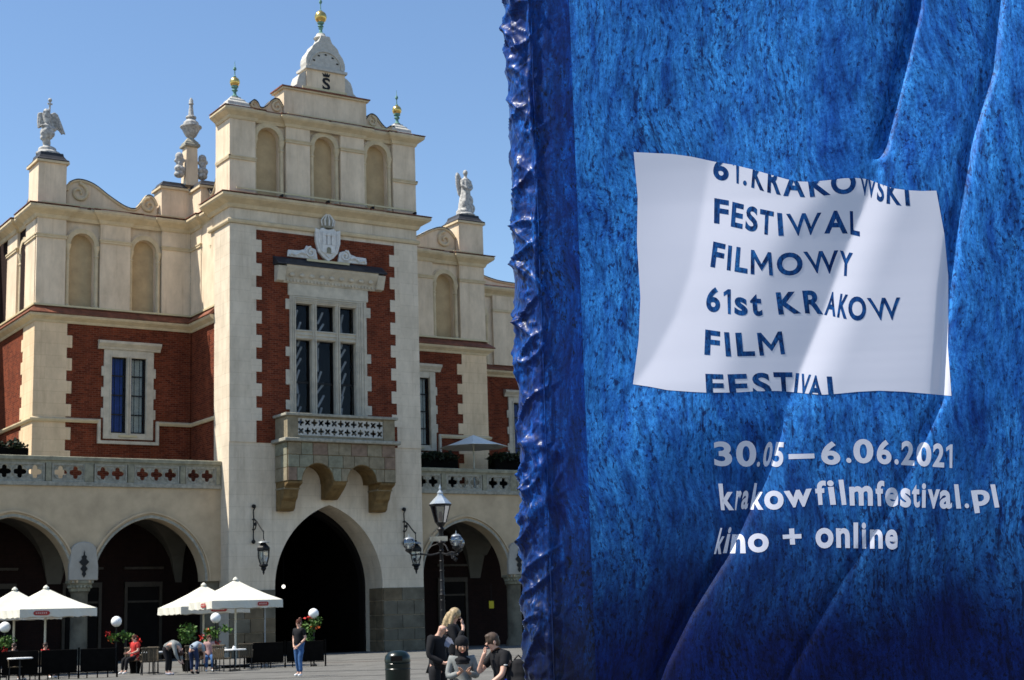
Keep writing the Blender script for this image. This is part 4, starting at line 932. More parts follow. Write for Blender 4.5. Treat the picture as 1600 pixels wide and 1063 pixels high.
# leafy pot plants by the fence
for px, h, lab in ((293, 1.35, "young light green shrub in a pot behind the two bending people"), (212, 1.2, "pot plant with red flowers beside the lone globe lamp")):
    t = thing("pot_plant", lab, "plant", rel(px, 57), VIEW)
    M().lathe([(.16, 0), (.22, .4), (.24, .42), (.2, .42)], (0,0,0), 12).build("pot", DWOOD, t, smooth=True)
    M().tube([(0,0,.4), (.03,0,.7), (0,0,h-.1)], .02, 5).build("stem", DWOOD, t)
    if px == 293: leaves((0,0,h), .34, 260, .11, LEAF, "foliage", t, 3, 1.1)
    else: leaves((0,0,h-.2), .2, 60, .1, RED, "flowers", t, 3, 1.6); leaves((0,0,h-.5), .25, 80, .1, LEAFD, "foliage", t, 4, 1)

# ================================================================== café fence, tables and chairs
def fence(pxa, pxb, dist, h, label, feet=.16):
    A = Vector(rel(pxa, dist)); B = Vector(rel(pxb, dist)); Lg = (B-A).length
    t = thing("cafe_fence", label, "fence", tuple(A), math.atan2((B-A).y, (B-A).x), "low dark fences round the café tables")
    n = max(1, round(Lg/1.2)); wd = Lg/n
    for k in range(n):
        M().box(k*wd+.05, (k+1)*wd-.05, -.02, .02, feet+.03, h).build("fence_panel", DWOOD, t, bevel=.01)
        M().box(k*wd-.03, k*wd+.03, -.03, .03, 0, h+.05).build("fence_post", DWOOD, t)
        for j in range(3): M().box(k*wd+.25+j*.33, k*wd+.29+j*.33, -.03, .03, 0, feet+.03).build("fence_foot", DWOOD, t)
        M().box(k*wd+.05, (k+1)*wd-.05, -.16, .16, feet, feet+.02).build("fence_shelf", DWOOD, t)
    M().box(Lg-.03, Lg+.03, -.03, .03, 0, h+.05).build("fence_post", DWOOD, t)
    return t
fence(382, 508, 57.5, .92, "low dark fence below the front parasol and the globe lamp left of the door")
fence(-60, 184, 53.5, .95, "low dark fence at the far left ending beside the lone globe lamp")
TAB = []
def table(px, dist, label, top=WHITE):
    t = thing("cafe_table", label, "table", rel(px, dist), VIEW, "café tables under the parasols")
    M().lathe([(.36, .70), (.40, .71), (.40, .74), (.36, .75)], (0,0,0), 16).build("table_top", top, t)
    M().lathe([(.22, 0), (.22, .03), (.03, .06), (.03, .70)], (0,0,0), 8).build("pedestal", IRON, t, smooth=True)
    return t
table(367, 55.5, "white topped café table with a small napkin holder under the front right parasol")
nh = M().prism([(-.06, 0), (.06, 0), (.02, .10), (-.02, .10)], 'y', -.05, .05).build("napkin_holder", WHITE, None, loc=(rel(366, 55.5)[0], rel(366, 55.5)[1], .752)); tag(nh, "small white napkin holder on the café table under the front right parasol", "napkin holder")
table(33, 53.0, "white topped café table under the far left parasol")
table(338, 59.5, "café table behind the woman in the striped top")
table(240, 56, "café table beside the rattan chair left of the bending man")
def chair(loc, rz, label, m_=RATTAN):
    t = thing("cafe_chair", label, "chair", loc, rz, "café chairs under the parasols")
    M().box(-.24, .24, -.22, .24, .42, .47).build("seat", m_, t, bevel=.015)
    b = M(); 
    for k in range(6): 
        a = R(-50+20*k); b.box(-.235+.08*k, -.165+.08*k, .22, .25, .47, .90 - .02*abs(k-2.5))
    b.box(-.26, .26, .20, .27, .86, .92); b.build("backrest", m_, t, bevel=.01)
    for x in (-.21, .21):
        for y in (-.19, .22): M().tube([(x, y, 0), (x*.95, y, .44)], .018, 6).build("leg", IRON, t)
        M().tube([(x*1.15, .22, .66), (x*1.2, -.1, .68), (x*1.15, -.2, .64), (x*1.1, -.2, .44)], .02, 6).build("armrest", m_, t, smooth=True)
    return t
ch = chair(rel(232, 54.5), VIEW+R(200), "brown rattan chair with white cushion left of the man bending down")
lst = [(248, 55.5, 150, "rattan chair half hidden behind the bending man in grey"), (302, 55.5, 20, "rattan chair between the two bending people"), (347, 55.0, 160, "rattan chair on the left of the white topped table"), (384, 56.5, 190, "dark rattan chair right of the white topped table"), (408, 58, 170, "rattan chair at the right end of the café fence"), (327, 56.5, 180, "rattan chair under the woman in the striped top"),
       (25, 53.6, 30, "pale backed chair under the far left parasol"), (70, 54.6, 180, "chair behind the far left parasol pole"), (100, 56, 200, "chair right of the far left parasol pole"), (210, 57, 170, "chair under the person in red beside the lone globe lamp")]
for px, dd, a, lab in lst: dup(ch, rel(px, dd), VIEW+R(a), lab)
ht = thing("heater_pole", "thin grey metal pole standing under the front right parasol", "pole", rel(414, 60), 0)
M().lathe([(.18, 0), (.18, .04), (.03, .08), (.03, 2.25)], (0,0,0), 8).build("tube_pole", mat("grey_steel", (.25,.27,.30), .4, .1, 5, .5, metal=.5), ht, smooth=True)

# ================================================================== street lamp
SL = thing("street_lamp", "tall black street lamp with hexagonal top lantern and three glass globes, right of the door", "street lamp", rel(692, 57.5), VIEW)
M().lathe([(.34, 0), (.34, .25), (.26, .3), (.24, .8), (.3, .86), (.2, .95), (.12, 1.2), (.15, 1.28), (.10, 1.34), (.085, 2.4), (.11, 2.44), (.08, 2.5), (.065, 4.0), (.10, 4.06), (.06, 4.12), (.09, 4.25), (.16, 4.36), (.09, 4.5), (.08, 4.75), (.14, 4.85), (.07, 4.95)], (0,0,0), 12).build("column", IRON, SL, smooth=True)
for k in range(7): M().lathe([(.085, 0), (.10, .02), (.085, .04)], (0,0,1.5+k*.36), 10).build("column_ring", IRON, SL, smooth=True)
glob = glassmat("clear_globe_glass", (.55, .58, .58), 0.12, .03)
ZA = 4.02
for k, a in enumerate((PI, PI/3, -PI/3)):
    ca, sa = math.cos(a), math.sin(a); P_ = lambda r_, z_: (r_*ca, r_*sa, z_)
    arm = M().tube([P_(.05, ZA-.05), P_(.4, ZA-.12), P_(.8, ZA-.06), P_(1.1, ZA-.10), P_(1.2, ZA+.02)], .035, 7)
    arm.tube([P_(.1, ZA+.3), P_(.35, ZA+.22), P_(.55, ZA+.0), P_(.45, ZA-.08)], .022, 6); arm.tube([P_(.75, ZA-.08), P_(.85, ZA-.3), P_(.98, ZA-.28), P_(.93, ZA-.15)], .02, 6)
    ao = arm.build("arm", IRON, SL, smooth=True)
    M().lathe([(.05, 0), (.14, .06), (.15, .12), (.10, .14)], (*P_(1.2, 0)[:2], ZA), 10).build("globe_holder", IRON, ao, smooth=True)
    M().ball((*P_(1.2, 0)[:2], ZA+.34), .235, 16, 12).build("glass_globe", glob, ao, smooth=True)
    M().lathe([(.06, 0), (.05, .12), (.02, .2)], (*P_(1.2, 0)[:2], ZA+.14), 8).build("bulb", WHITE, ao, smooth=True)
    M().lathe([(.235*math.sin(.9-.09*i), .235*math.cos(.9-.09*i)+.01) for i in range(10)] + [(.02, .26), (.01, .36)], (*P_(1.2, 0)[:2], ZA+.34), 14).build("globe_top", mat("grey_zinc", (.35,.37,.38), .35, .1, 5, .5, metal=.6), ao, smooth=True)
    M().lathe([(.04, 0), (.06, -.06), (.01, -.16)], (*P_(1.0, 0)[:2], ZA-.2), 8).build("pendant", IRON, ao, smooth=True)
M().box(-.42, .25, -.12, -.09, 4.4, 4.58).build("small_plate", GSTONE2, SL)
lt = M().lathe([(.10, 4.95), (.14, 5.0), (.18, 5.06), (.20, 5.1)], (0,0,0), 6).build("lantern_base", IRON, SL)
M().lathe([(.20, 5.1), (.36, 5.72)], (0,0,0), 6, cap=False).build("lantern_glass", LGLASS, SL)
f = M()
for k in range(6):
    a = 2*PI*k/6; f.tube([(.20*math.cos(a), .20*math.sin(a), 5.1), (.365*math.cos(a), .365*math.sin(a), 5.73)], .02, 5)
f.lathe([(.38, 5.70), (.42, 5.74), (.42, 5.78), (.36, 5.78)], (0,0,0), 6); f.build("lantern_frame", IRON, SL)
M().lathe([(.42, 5.785), (.27, 5.95), (.12, 6.10), (.10, 6.16), (.12, 6.2), (.06, 6.27), (.03, 6.32), (.05, 6.37), (.01, 6.52)], (0,0,0), 6).build("lantern_roof", mat("pale_zinc_roof", (.50,.55,.58), .3, .1, 5, .5, metal=.5), SL)
M().lathe([(.07, 0), (.09, .2), (.05, .35)], (0,0,5.15), 8).build("bulb", mat("brown_shade", (.15,.09,.06), .5), SL, smooth=True)

# ================================================================== litter bin, sign, passage light
B_ = thing("litter_bin", "dark green rounded litter bin with domed hood at the bottom of the photo", "litter bin", rel(620, 33), VIEW)
gr = mat("dark_green_enamel", (.003,.010,.008), .3, .1, 5, .4)
M().lathe([(.24, 0), (.26, .03), (.265, .62), (.27, .64), (.255, .66)], (0,0,0), 24).build("drum", gr, B_, smooth=True)
M().lathe([(.27, .66), (.275, .72), (.26, .80), (.20, .87), (.12, .905), (.02, .915)], (0,0,0), 24).build("hood", gr, B_, smooth=True)
M().box(-.12, .12, -.285, -.24, .70, .80).build("opening", DARK, B_)
for z_ in (.12, .52): M().lathe([(.268, 0), (.275, .01), (.268, .02)], (0,0,z_), 24).build("band", gr, B_, smooth=True)
ys = thing("yellow_sign", "small yellow sign hanging in the dark right arcade", "sign", (17.5, 3.4, 2.1))
M().box(-.16, .16, -.015, .015, 0, .42).build("sign_board", mat("yellow_paint", (.75,.60,.03), .5), ys, bevel=.01); M().tube([(0,0,.42), (0,0,1.4)], .012, 5).build("hanger", IRON, ys)
pl_t = thing("passage_lamp", "small lit round lamp glowing inside the dark door passage", "lamp", (5.7, 6.0, 3.6))
le = bpy.data.materials.new("lit_lamp"); le.use_nodes = True; le.node_tree.nodes["Principled BSDF"].inputs["Emission Color"].default_value = (1,.95,.85,1); le.node_tree.nodes["Principled BSDF"].inputs["Emission Strength"].default_value = 1.2
M().ball((0,0,0), .10, 12, 8).build("lamp_globe", le, pl_t, smooth=True); M().tube([(0,0,.1), (0,0,4.0)], .01, 5).build("cord", IRON, pl_t)
# ================================================================== festival banner
import numpy as np
BETA = R(4.0)
NB = (-FWD*math.cos(BETA) - RGT*math.sin(BETA)).normalized(); UB = Vector((-NB.y, NB.x, 0))
P0 = at_dist(1250, 4.12)
BO = Vector((P0.x, P0.y, 0))
def onb(px, py, w_=0.0):
    d = cam_ray(px, py); t = ((BO + NB*w_ - CAM).dot(NB)) / d.dot(NB); p = CAM + d*t - BO; return p.dot(UB), p.z
def b2w(u, w_, z): p = BO + UB*u + NB*w_; return Vector((p.x, p.y, z))
def toloc(u, w_, z): return (u, -w_, z)                 # local frame of the banner: x right, -y towards the viewer
BN = thing("festival_banner", "tall blue fabric banner with white festival text panel filling the right half of the photo", "banner", (BO.x, BO.y, 0), math.atan2(UB.y, UB.x))
def proj(u, w_, z):
    v = b2w(u, w_, z) - CAM; k = v.dot(CF); return 800 + FPX*v.dot(CR)/k, 531.5 - FPX*v.dot(CU)/k

def blue_print(name, base, dark, light, rough, coat=0.0, sc_=1.0, grad=(0.25, 1.6), speck=.5, lo=.35, spec=.5, sheen=0.0):
    m = bpy.data.materials.new(name); m.use_nodes = True; t = m.node_tree; N = t.nodes; L = t.links; b = N["Principled BSDF"]
    b.inputs["Roughness"].default_value = rough; b.inputs["Specular IOR Level"].default_value = spec; b.inputs["Coat Weight"].default_value = coat; b.inputs["Coat Roughness"].default_value = .18
    tc = N.new("ShaderNodeTexCoord")
    def noise_(scale, det, vec, rg=.6, dist=0):
        n = N.new("ShaderNodeTexNoise"); n.inputs["Scale"].default_value = scale; n.inputs["Detail"].default_value = det; n.inputs["Roughness"].default_value = rg; n.inputs["Distortion"].default_value = dist; L.new(vec, n.inputs[0]); return n
    def mapn(vec, s=(1,1,1), r=(0,0,0)):
        q = N.new("ShaderNodeMapping"); q.inputs["Scale"].default_value = s; q.inputs["Rotation"].default_value = r; L.new(vec, q.inputs[0]); return q.outputs[0]
    def ramp(v, p0, c0, p1, c1):
        r_ = N.new("ShaderNodeValToRGB"); r_.color_ramp.elements[0].position = p0; r_.color_ramp.elements[1].position = p1; r_.color_ramp.elements[0].color = (*c0, 1); r_.color_ramp.elements[1].color = (*c1, 1); L.new(v, r_.inputs[0]); return r_.outputs[0]
    def mixc(kind, f, a, b_):
        q = N.new("ShaderNodeMix"); q.data_type = 'RGBA'; q.blend_type = kind
        if isinstance(f, float): q.inputs[0].default_value = f
        else: L.new(f, q.inputs[0])
        L.new(a, q.inputs[6]); L.new(b_, q.inputs[7]); return q.outputs[2]
    # bend the coordinates so the fur-like strokes change direction over the cloth
    wv = noise_(1.6*sc_, 2, tc.outputs["Object"]); sub = N.new("ShaderNodeVectorMath"); sub.operation = 'SUBTRACT'; L.new(wv.outputs["Color"], sub.inputs[0]); sub.inputs[1].default_value = (.5,.5,.5)
    scl = N.new("ShaderNodeVectorMath"); scl.operation = 'SCALE'; L.new(sub.outputs[0], scl.inputs[0]); scl.inputs["Scale"].default_value = .20/sc_
    add = N.new("ShaderNodeVectorMath"); L.new(tc.outputs["Object"], add.inputs[0]); L.new(scl.outputs[0], add.inputs[1]); V = add.outputs[0]
    st = noise_(60*sc_, 6, mapn(V, (1.4, 1, .26), (0, R(7), 0)), .7, .15)      # long strokes
    st2 = noise_(34*sc_, 5, mapn(V, (1.5, 1, .30), (0, R(-12), 0)), .7, .15)
    fine = noise_(150*sc_, 4, mapn(V, (1, 1, .6)), .75)
    sp_ = N.new("ShaderNodeTexVoronoi"); sp_.inputs["Scale"].default_value = 52*sc_; L.new(mapn(V, (1.15, .4, .5), (0, R(-12), 0)), sp_.inputs[0])
    big = noise_(2.6*sc_, 4, mapn(V, (1.5, 1, .6)), .6)
    c = ramp(st.outputs[0], .30, tuple(lo*x for x in base), .62, base)
    c = mixc('MIX', ramp(st2.outputs[0], .50, (0,0,0), .68, (.85,.85,.85)), c, ramp(fine.outputs[0], .3, base, .7, light))
    c = mixc('MULTIPLY', 1.0, c, ramp(fine.outputs[0], .36, (.45,.50,.62), .56, (1.1,1.1,1.1)))
    # dark flecks, gathered in some areas
    fk1 = noise_(95*sc_, 4, mapn(V, (1.15, 1, .55), (0, R(-16), 0)), .65, .2); fk2 = noise_(40*sc_, 5, mapn(V, (1.5, 1, .24), (0, R(12), 0)), .68, .3)
    def fleck(nz, k, p):
        a = N.new("ShaderNodeMath"); a.operation = 'MULTIPLY_ADD'; L.new(big.outputs[0], a.inputs[0]); a.inputs[1].default_value = -k*speck; L.new(nz.outputs[0], a.inputs[2])
        return ramp(a.outputs[0], p, (0,0,0), p+.085, (1,1,1))
    dk = N.new("ShaderNodeRGB"); dk.outputs[0].default_value = (*dark, 1)
    for nz, k, p, amt in ((fk1, .75, .560-.375*speck, .85), (fk2, .9, .600-.45*speck, .75)):
        fr = N.new("ShaderNodeMath"); fr.operation = 'MULTIPLY'; L.new(fleck(nz, -k, p+.45*speck*0 + k*speck), fr.inputs[0]); fr.inputs[1].default_value = amt
        c = mixc('MIX', fr.outputs[0], c, dk.outputs[0])
    c = mixc('MULTIPLY', 1.0, c, ramp(big.outputs[0], .32, (.48,.54,.70), .60, (1.12,1.12,1.06)))
    mid = noise_(15*sc_, 5, mapn(V, (1.5, 1, .45), (0, R(10), 0)), .7, .3); c = mixc('MULTIPLY', 1.0, c, ramp(mid.outputs[0], .36, (.36,.42,.60), .56, (1.12,1.12,1.08)))
    if grad:      # fading sky reflection painted over the print: colour runs to navy at its foot
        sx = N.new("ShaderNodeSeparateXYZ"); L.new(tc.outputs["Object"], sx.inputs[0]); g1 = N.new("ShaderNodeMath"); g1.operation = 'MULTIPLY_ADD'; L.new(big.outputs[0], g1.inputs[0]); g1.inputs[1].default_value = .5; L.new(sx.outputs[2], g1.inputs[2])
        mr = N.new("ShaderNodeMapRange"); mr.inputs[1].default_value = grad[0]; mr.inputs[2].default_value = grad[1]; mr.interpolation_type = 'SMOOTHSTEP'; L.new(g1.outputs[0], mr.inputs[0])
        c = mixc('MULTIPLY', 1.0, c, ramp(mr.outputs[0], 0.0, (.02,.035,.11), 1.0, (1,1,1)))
    L.new(c, b.inputs["Base Color"])
    bp = N.new("ShaderNodeBump"); bp.inputs["Strength"].default_value = .12; bp.inputs["Distance"].default_value = .004; L.new(fine.outputs[0], bp.inputs["Height"]); L.new(bp.outputs[0], b.inputs["Normal"])
    MATS[name] = m; b.inputs["Sheen Weight"].default_value = sheen; b.inputs["Sheen Roughness"].default_value = .35; b.inputs["Sheen Tint"].default_value = (.55,.75,1,1); return m
POSTER = blue_print("blue_fur_print", (.034, .225, .66), (.005, .016, .085), (.070, .36, .86), .5, coat=.0, grad=(1.66, 2.34), spec=.10)  # lighter than the cover: sky reflected in the gloss is painted into the blue
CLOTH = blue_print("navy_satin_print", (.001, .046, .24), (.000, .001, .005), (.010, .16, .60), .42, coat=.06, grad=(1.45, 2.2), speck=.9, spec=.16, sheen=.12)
LETTER = blue_print("blue_letter_print", (.010, .080, .27), (.002, .008, .05), (.020, .15, .42), .5, coat=.0, grad=None, spec=.10)
INKW = mat("white_print", (.63, .635, .725), .45, .01, 3, .4)

def smooth(a, b, x):
    t = np.clip((x-a)/(b-a), 0, 1); return t*t*(3-2*t)
def poly_x(pts):
    ys = [p[1] for p in pts]; xs = [p[0] for p in pts]; return lambda y: np.interp(y, ys, xs)
x1 = poly_x([(1120, 60), (1114, 255), (1100, 340), (1085, 420), (1060, 490), (1022, 560), (992, 600), (960, 680)])
x1b = poly_x([(1300, 100), (1285, 300), (1225, 370), (1185, 440), (1165, 500), (1140, 560), (1120, 620)])
x2 = poly_x([(1450, -200), (1441, 0), (1410, 130), (1372, 285), (1330, 390), (1290, 500), (1243, 615), (1190, 760), (1150, 850), (1080, 960), (1040, 1040), (990, 1180)])
x3 = poly_x([(1590, -200), (1560, 100), (1530, 200), (1505, 330), (1490, 450), (1480, 620), (1400, 800), (1330, 900), (1250, 1040), (1200, 1150)])
US, ZS = .004, .008
U0 = onb(911, 531)[0]; U1 = onb(1790, 531)[0]
ZB, ZT = .30, 3.35
us = np.arange(U0, U1, US); zs_ = np.arange(ZB, ZT, ZS)
HT = np.zeros((len(zs_), len(us)))
for j, z_ in enumerate(zs_):
    X, Y = [], []
    a = proj(us[0], .075, z_); b_ = proj(us[-1], .075, z_)
    X = np.interp(us, [us[0], us[-1]], [a[0], b_[0]]); Y = np.interp(us, [us[0], us[-1]], [a[1], b_[1]])
    f1, f1b, f2, f3 = x1(Y), x1b(Y), x2(Y), x3(Y)
    win = smooth(150, 300, Y)*(1-smooth(640, 760, Y))
    s = .12*win*smooth(-7, 7, X-f1)*(1-smooth(-25, 35, X-f1b))
    B2 = smooth(-2.5, 2.5, X-f2); B3 = smooth(-2.5, 2.5, X-f3); F3 = 1 - .7*smooth(600, 760, Y)
    s += -.03*win*smooth(-60, 40, X-f1b)*(1-B2)
    amp2 = .55 + .45*smooth(150, 330, Y)
    s += amp2*(-.03*smooth(-70, -8, X-f2)*(1-B2) + .25*B2*(1-smooth(8, 78 , X-f2)))
    out_ = 1 - smooth(215, 250, Y)*(1-smooth(640, 680, Y))
    out_ = out_*(.75 - .40*smooth(600, 680, Y))
    D2 = X-f2; D3 = X-f3
    s += out_*(-.30*smooth(-34, -8, D2)*(1-B2) - 1.15*smooth(-20, -14, D2)*(1-smooth(-6, -1, D2)) + 1.15*smooth(-3, 1, D2)*(1-smooth(10, 17, D2)) + .12*B2*(1-smooth(0, 30, D2)))
    s += .55*F3*(-smooth(-17, -12, D3)*(1-smooth(-5, -1, D3)) + smooth(-3, 1, D3)*(1-smooth(8, 14, D3)))
    s += F3*(-.12*smooth(-34, -4, X-f3)*(1-B3) + .20*B3*(1-smooth(4, 50, X-f3)))
    s += .035*np.sin(X/61.0 + Y/140.0)
    s -= s.mean()
    HT[j] = np.cumsum(s)*US
    HT[j] -= HT[j].mean()
HT = HT - HT.min()*0
for j in range(len(zs_)): HT[j] -= HT[j][:3].mean()*(1 - (us-us[0])/(us[-1]-us[0]))*1.0
OFF = .030 - min(0.0, float(HT.min()))
def hgt(u, z_):
    x = (u-us[0])/US; y = (z_-zs_[0])/ZS; x = min(max(x, 0), len(us)-1.001); y = min(max(y, 0), len(zs_)-1.001)
    i, j = int(x), int(y); fx, fy = x-i, y-j
    return (HT[j,i]*(1-fx)+HT[j,i+1]*fx)*(1-fy) + (HT[j+1,i]*(1-fx)+HT[j+1,i+1]*fx)*fy
print("poster relief", float(HT.min()), float(HT.max()), OFF)
OFF = .006 - float(HT.min())
def edge_fade(u): return min(1.0, (u-U0)/.05)
mm = M(); nu = len(us); ii = list(range(0, nu, 1)); jj = list(range(0, len(zs_), 1))
for j in jj:
    for i in ii: mm.v.append(toloc(us[i], OFF + HT[j, i], zs_[j]))
wI = len(ii)
for j in range(len(jj)-1):
    for i in range(wI-1): a = j*wI+i; mm.f.append((a, a+1, a+wI+1, a+wI))
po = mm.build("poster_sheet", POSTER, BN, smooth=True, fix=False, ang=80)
# hem of the sheet, standing a little off the cloth
hm = M()
for j in range(len(jj)-1):
    z0, z1 = zs_[j], zs_[j+1]; w0, w1 = OFF+HT[j,0], OFF+HT[j+1,0]
    hm.add([toloc(us[0], w0, z0), toloc(us[0], w1, z1), toloc(us[0]+.003, .0, z1), toloc(us[0]+.003, .0, z0)], [(0,1,2,3)])
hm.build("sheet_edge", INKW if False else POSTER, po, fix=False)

def on_cloth(px, py, lift):
    u, z_ = onb(px, py, OFF); 
    for _ in range(3):
        h_ = hgt(u, z_); u, z_ = onb(px, py, OFF + h_)
    return toloc(u, OFF + hgt(u, z_) + lift, z_)
# white printed panel
top = [(990,238),(1020,239.5),(1050,241),(1080,245),(1114.6,252.6),(1147.7,258.3),(1174.8,264.9),(1229,280.4),(1247,283.9),(1265,284.4),(1290,282.3),(1320,278.8),(1338,278.4),(1356,280.3),(1371,286.3),(1395,294.6),(1418,297.6),(1440,298.8),(1463,298.2)]
bot = [(989,600.7),(1015,604.5),(1042.8,609.8),(1080,612.6),(1102.6,613.7),(1147.8,613.7),(1178,611.7),(1215.5,611.1),(1238,612.9),(1260.7,615.2),(1286,617.1),(1303.6,616),(1340,612.5),(1374,610.7),(1415,612.5),(1450,615.5),(1486.6,619)]
lef = [(990,238),(996.4,307.6),(995.2,378),(1000.6,465),(998,531),(989,600.7)]
rig = [(1463,298.2),(1475.4,365.6),(1481.6,431.8),(1481.6,498),(1480.8,540),(1486.6,619)]
def along(c, t, ax=0):
    v = [p[ax] for p in c]; q = v[0]+(v[-1]-v[0])*t; return np.array([np.interp(q, v, [p[0] for p in c]), np.interp(q, v, [p[1] for p in c])])
nx_, ny_ = 200, 90
wm = M()
for j in range(ny_+1):
    v = j/ny_
    for i in range(nx_+1):
        t_ = i/nx_
        p = (1-v)*along(top, t_) + v*along(bot, t_) + (1-t_)*along(lef, v, 1) + t_*along(rig, v, 1) - ((1-t_)*(1-v)*np.array(top[0]) + t_*(1-v)*np.array(top[-1]) + (1-t_)*v*np.array(bot[0]) + t_*v*np.array(bot[-1]))
        wm.v.append(on_cloth(p[0], p[1], .0007))
for j in range(ny_):
    for i in range(nx_): a = j*(nx_+1)+i; wm.f.append((a, a+nx_+1, a+nx_+2, a+1))
wm.build("white_panel_print", INKW, BN, smooth=True, fix=False, ang=80)

GL = {}
MANUAL = {"M": ([(0,0),(.17,0),(.17,.64),(.5,.16),(.83,.64),(.83,0),(1,0),(1,1),(.84,1),(.5,.46),(.16,1),(0,1)], [(0,1,2,10,11),(2,3,9,10),(3,4,8,9),(4,5,6,7,8)]),
          "1": ([(.52,0),(1,0),(1,1),(.62,1),(0,.86),(0,.70),(.52,.80)], [(0,1,2,3,6),(3,4,5,6)])}
def letter(ch, quad, m_, lift, clampt=None, clampb=None):
    if ch not in GL:
        vs, fs = ([(x_, y_, 0) for x_, y_ in MANUAL[ch][0]], MANUAL[ch][1]) if ch in MANUAL else glyph_mesh(ch, .0 if ch in ".-" else (.012 if ch in 'MW' else .032))
        # finer triangles so that each letter can follow the folds
        me = bpy.data.meshes.new("g"); me.from_pydata(vs, [], fs); bm = bmesh.new(); bm.from_mesh(me)
        y0 = min(v[1] for v in vs); y1 = max(v[1] for v in vs); x0 = min(v[0] for v in vs); x1_ = max(v[0] for v in vs)
        for k in range(1, 10):
            bmesh.ops.bisect_plane(bm, geom=bm.verts[:]+bm.edges[:]+bm.faces[:], plane_co=(0, y0+(y1-y0)*k/10, 0), plane_no=(0,1,0))
        for k in range(1, 8):
            bmesh.ops.bisect_plane(bm, geom=bm.verts[:]+bm.edges[:]+bm.faces[:], plane_co=(x0+(x1_-x0)*k/8, 0, 0), plane_no=(1,0,0))
        bm.verts.index_update(); GL[ch] = ([tuple(v.co) for v in bm.verts], [tuple(v.index for v in f.verts) for f in bm.faces], (x0, x1_, y0, y1)); bm.free(); bpy.data.meshes.remove(me)
    vs, fs, (a0, a1, c0, c1) = GL[ch]; TL, TR, BR_, BL_ = [np.array(q, float) for q in quad]
    out = M()
    for v in vs:
        s_ = (v[0]-a0)/(a1-a0); t_ = (c1-v[1])/(c1-c0)
        p = (1-t_)*((1-s_)*TL+s_*TR) + t_*((1-s_)*BL_+s_*BR_)
        if clampt: p[1] = max(p[1], clampt(p[0]))
        if clampb: p[1] = min(p[1], clampb(p[0]))
        out.v.append(on_cloth(p[0], p[1], lift))
    out.f = list(fs)
    return out.build("letter", m_, BN, smooth=True, fix=False, ang=80)
def line(o, sc_, items, m_, lift, **k):
    for it in items:
        ch, q = it[0], it[1]; letter(ch, [(o[0]+q[i]/sc_, o[1]+q[i+1]/sc_) for i in (0, 2, 4, 6)], m_, lift, **k)
tcl = lambda x: np.interp(x, [p[0] for p in top], [p[1] for p in top])
bcl = lambda x: np.interp(x, [p[0] for p in bot], [p[1] for p in bot])
A_, B1 = (1080,230), 6.645
LB = .0011
line(A_, B1, [("6",(232,85,390,110,388,360,226,335)),("1",(430,120,497,130,492,382,445,372)),(".",(538,345,577,352,574,405,537,397)),("K",(645,155,745,175,757,460,622,420)),("R",(800,195,925,215,930,500,788,470)),("A",(950,255,1170,285,1182,522,955,508))], LETTER, LB, clampt=tcl)
line((1260,260), B1, [("K",(5,85,215,65,252,298,38,322)),("O",(253,55,514,50,514,292,253,292)),("W",(545,60,735,95,712,340,566,300)),("S",(742,115,803,130,806,374,728,365)),("K",(840,150,950,165,987,410,830,388)),("I",(1012,175,1055,178,1075,412,1030,410))], LETTER, LB, clampt=tcl)
line(A_, B1, [("F",(240,530,390,556,384,812,236,790)),("E",(428,568,548,598,530,852,410,825)),("S",(578,608,690,625,688,887,556,865)),("T",(716,643,857,672,846,915,706,903)),("I",(891,682,942,688,960,922,906,922))], LETTER, LB)
letter("W", [(1228,334.5),(1283.5,332.5),(1279,367),(1235,369.5)], LETTER, LB)
line((1260,260), B1, [("A",(188,462,420,462,430,700,185,700)),("L",(450,465,545,475,554,730,457,708))], LETTER, LB)
line((1080,370), B1, [("F",(230,50,357,80,325,340,198,313)),("I",(385,90,424,97,407,354,368,347)),("L",(470,105,592,127,582,386,448,362)),("M",(620,136,830,165,850,406,616,390)),("O",(888,165,1157,165,1157,405,888,405))], LETTER, LB)
line((1240,370), B1, [("W",(98,158,464,142,455,387,165,380)),("Y",(480,143,615,172,600,412,472,405))], LETTER, LB)
line((1080,370), B1, [("6",(160,515,300,530,300,790,153,778)),("1",(332,543,410,548,410,806,350,800)),("s",(450,620,577,640,590,827,448,812)),("t",(603,588,727,600,742,828,622,822)),("K",(876,580,1100,570,1145,798,908,812))], LETTER, LB)
line((1240,370), B1, [("R",(88,562,292,553,307,806,120,798)),("A",(365,570,447,577,434,833,316,812)),("K",(486,592,574,605,552,857,448,838)),("O",(566,618,750,625,754,876,568,870)),("W",(758,638,1107,632,1098,864,830,870))], LETTER, LB)
line((1080,500), 6.6417, [("F",(146,100,300,122,294,375,136,362)),("I",(340,128,393,130,414,381,360,380)),("L",(456,135,645,130,664,376,480,380)),("M",(681,136,940,120,975,358,712,374))], LETTER, LB)
line((1080,500), 6.6417, [("F",(146,560,330,566,345,815,160,817)),("E",(376,566,577,560,605,812,405,815)),("S",(630,550,808,548,845,800,642,805)),("T",(850,544,1050,545,1055,800,880,800)),("I",(1086,552,1120,555,1095,800,1060,795)),("V",(1146,558,1244,570,1205,800,1112,800)),("A",(1240,573,1345,580,1375,830,1195,815)),("L",(1405,588,1560,590,1590,840,1428,835))], LETTER, LB, clampb=bcl)
WL = .0006
line((1100,670), 5.0625, [("3",(72,102,210,100,228,298,84,298)),("0",(252,95,412,95,414,302,256,302)),(".",(420,262,445,262,440,302,415,302)),("0",(490,102,554,105,522,302,456,300)),("5",(563,105,637,108,622,306,528,302)),("-",(668,202,872,197,875,235,670,242)),("6",(922,100,1060,100,1086,286,930,286)),(".",(1122,232,1160,230,1170,270,1128,272))], INKW, WL)
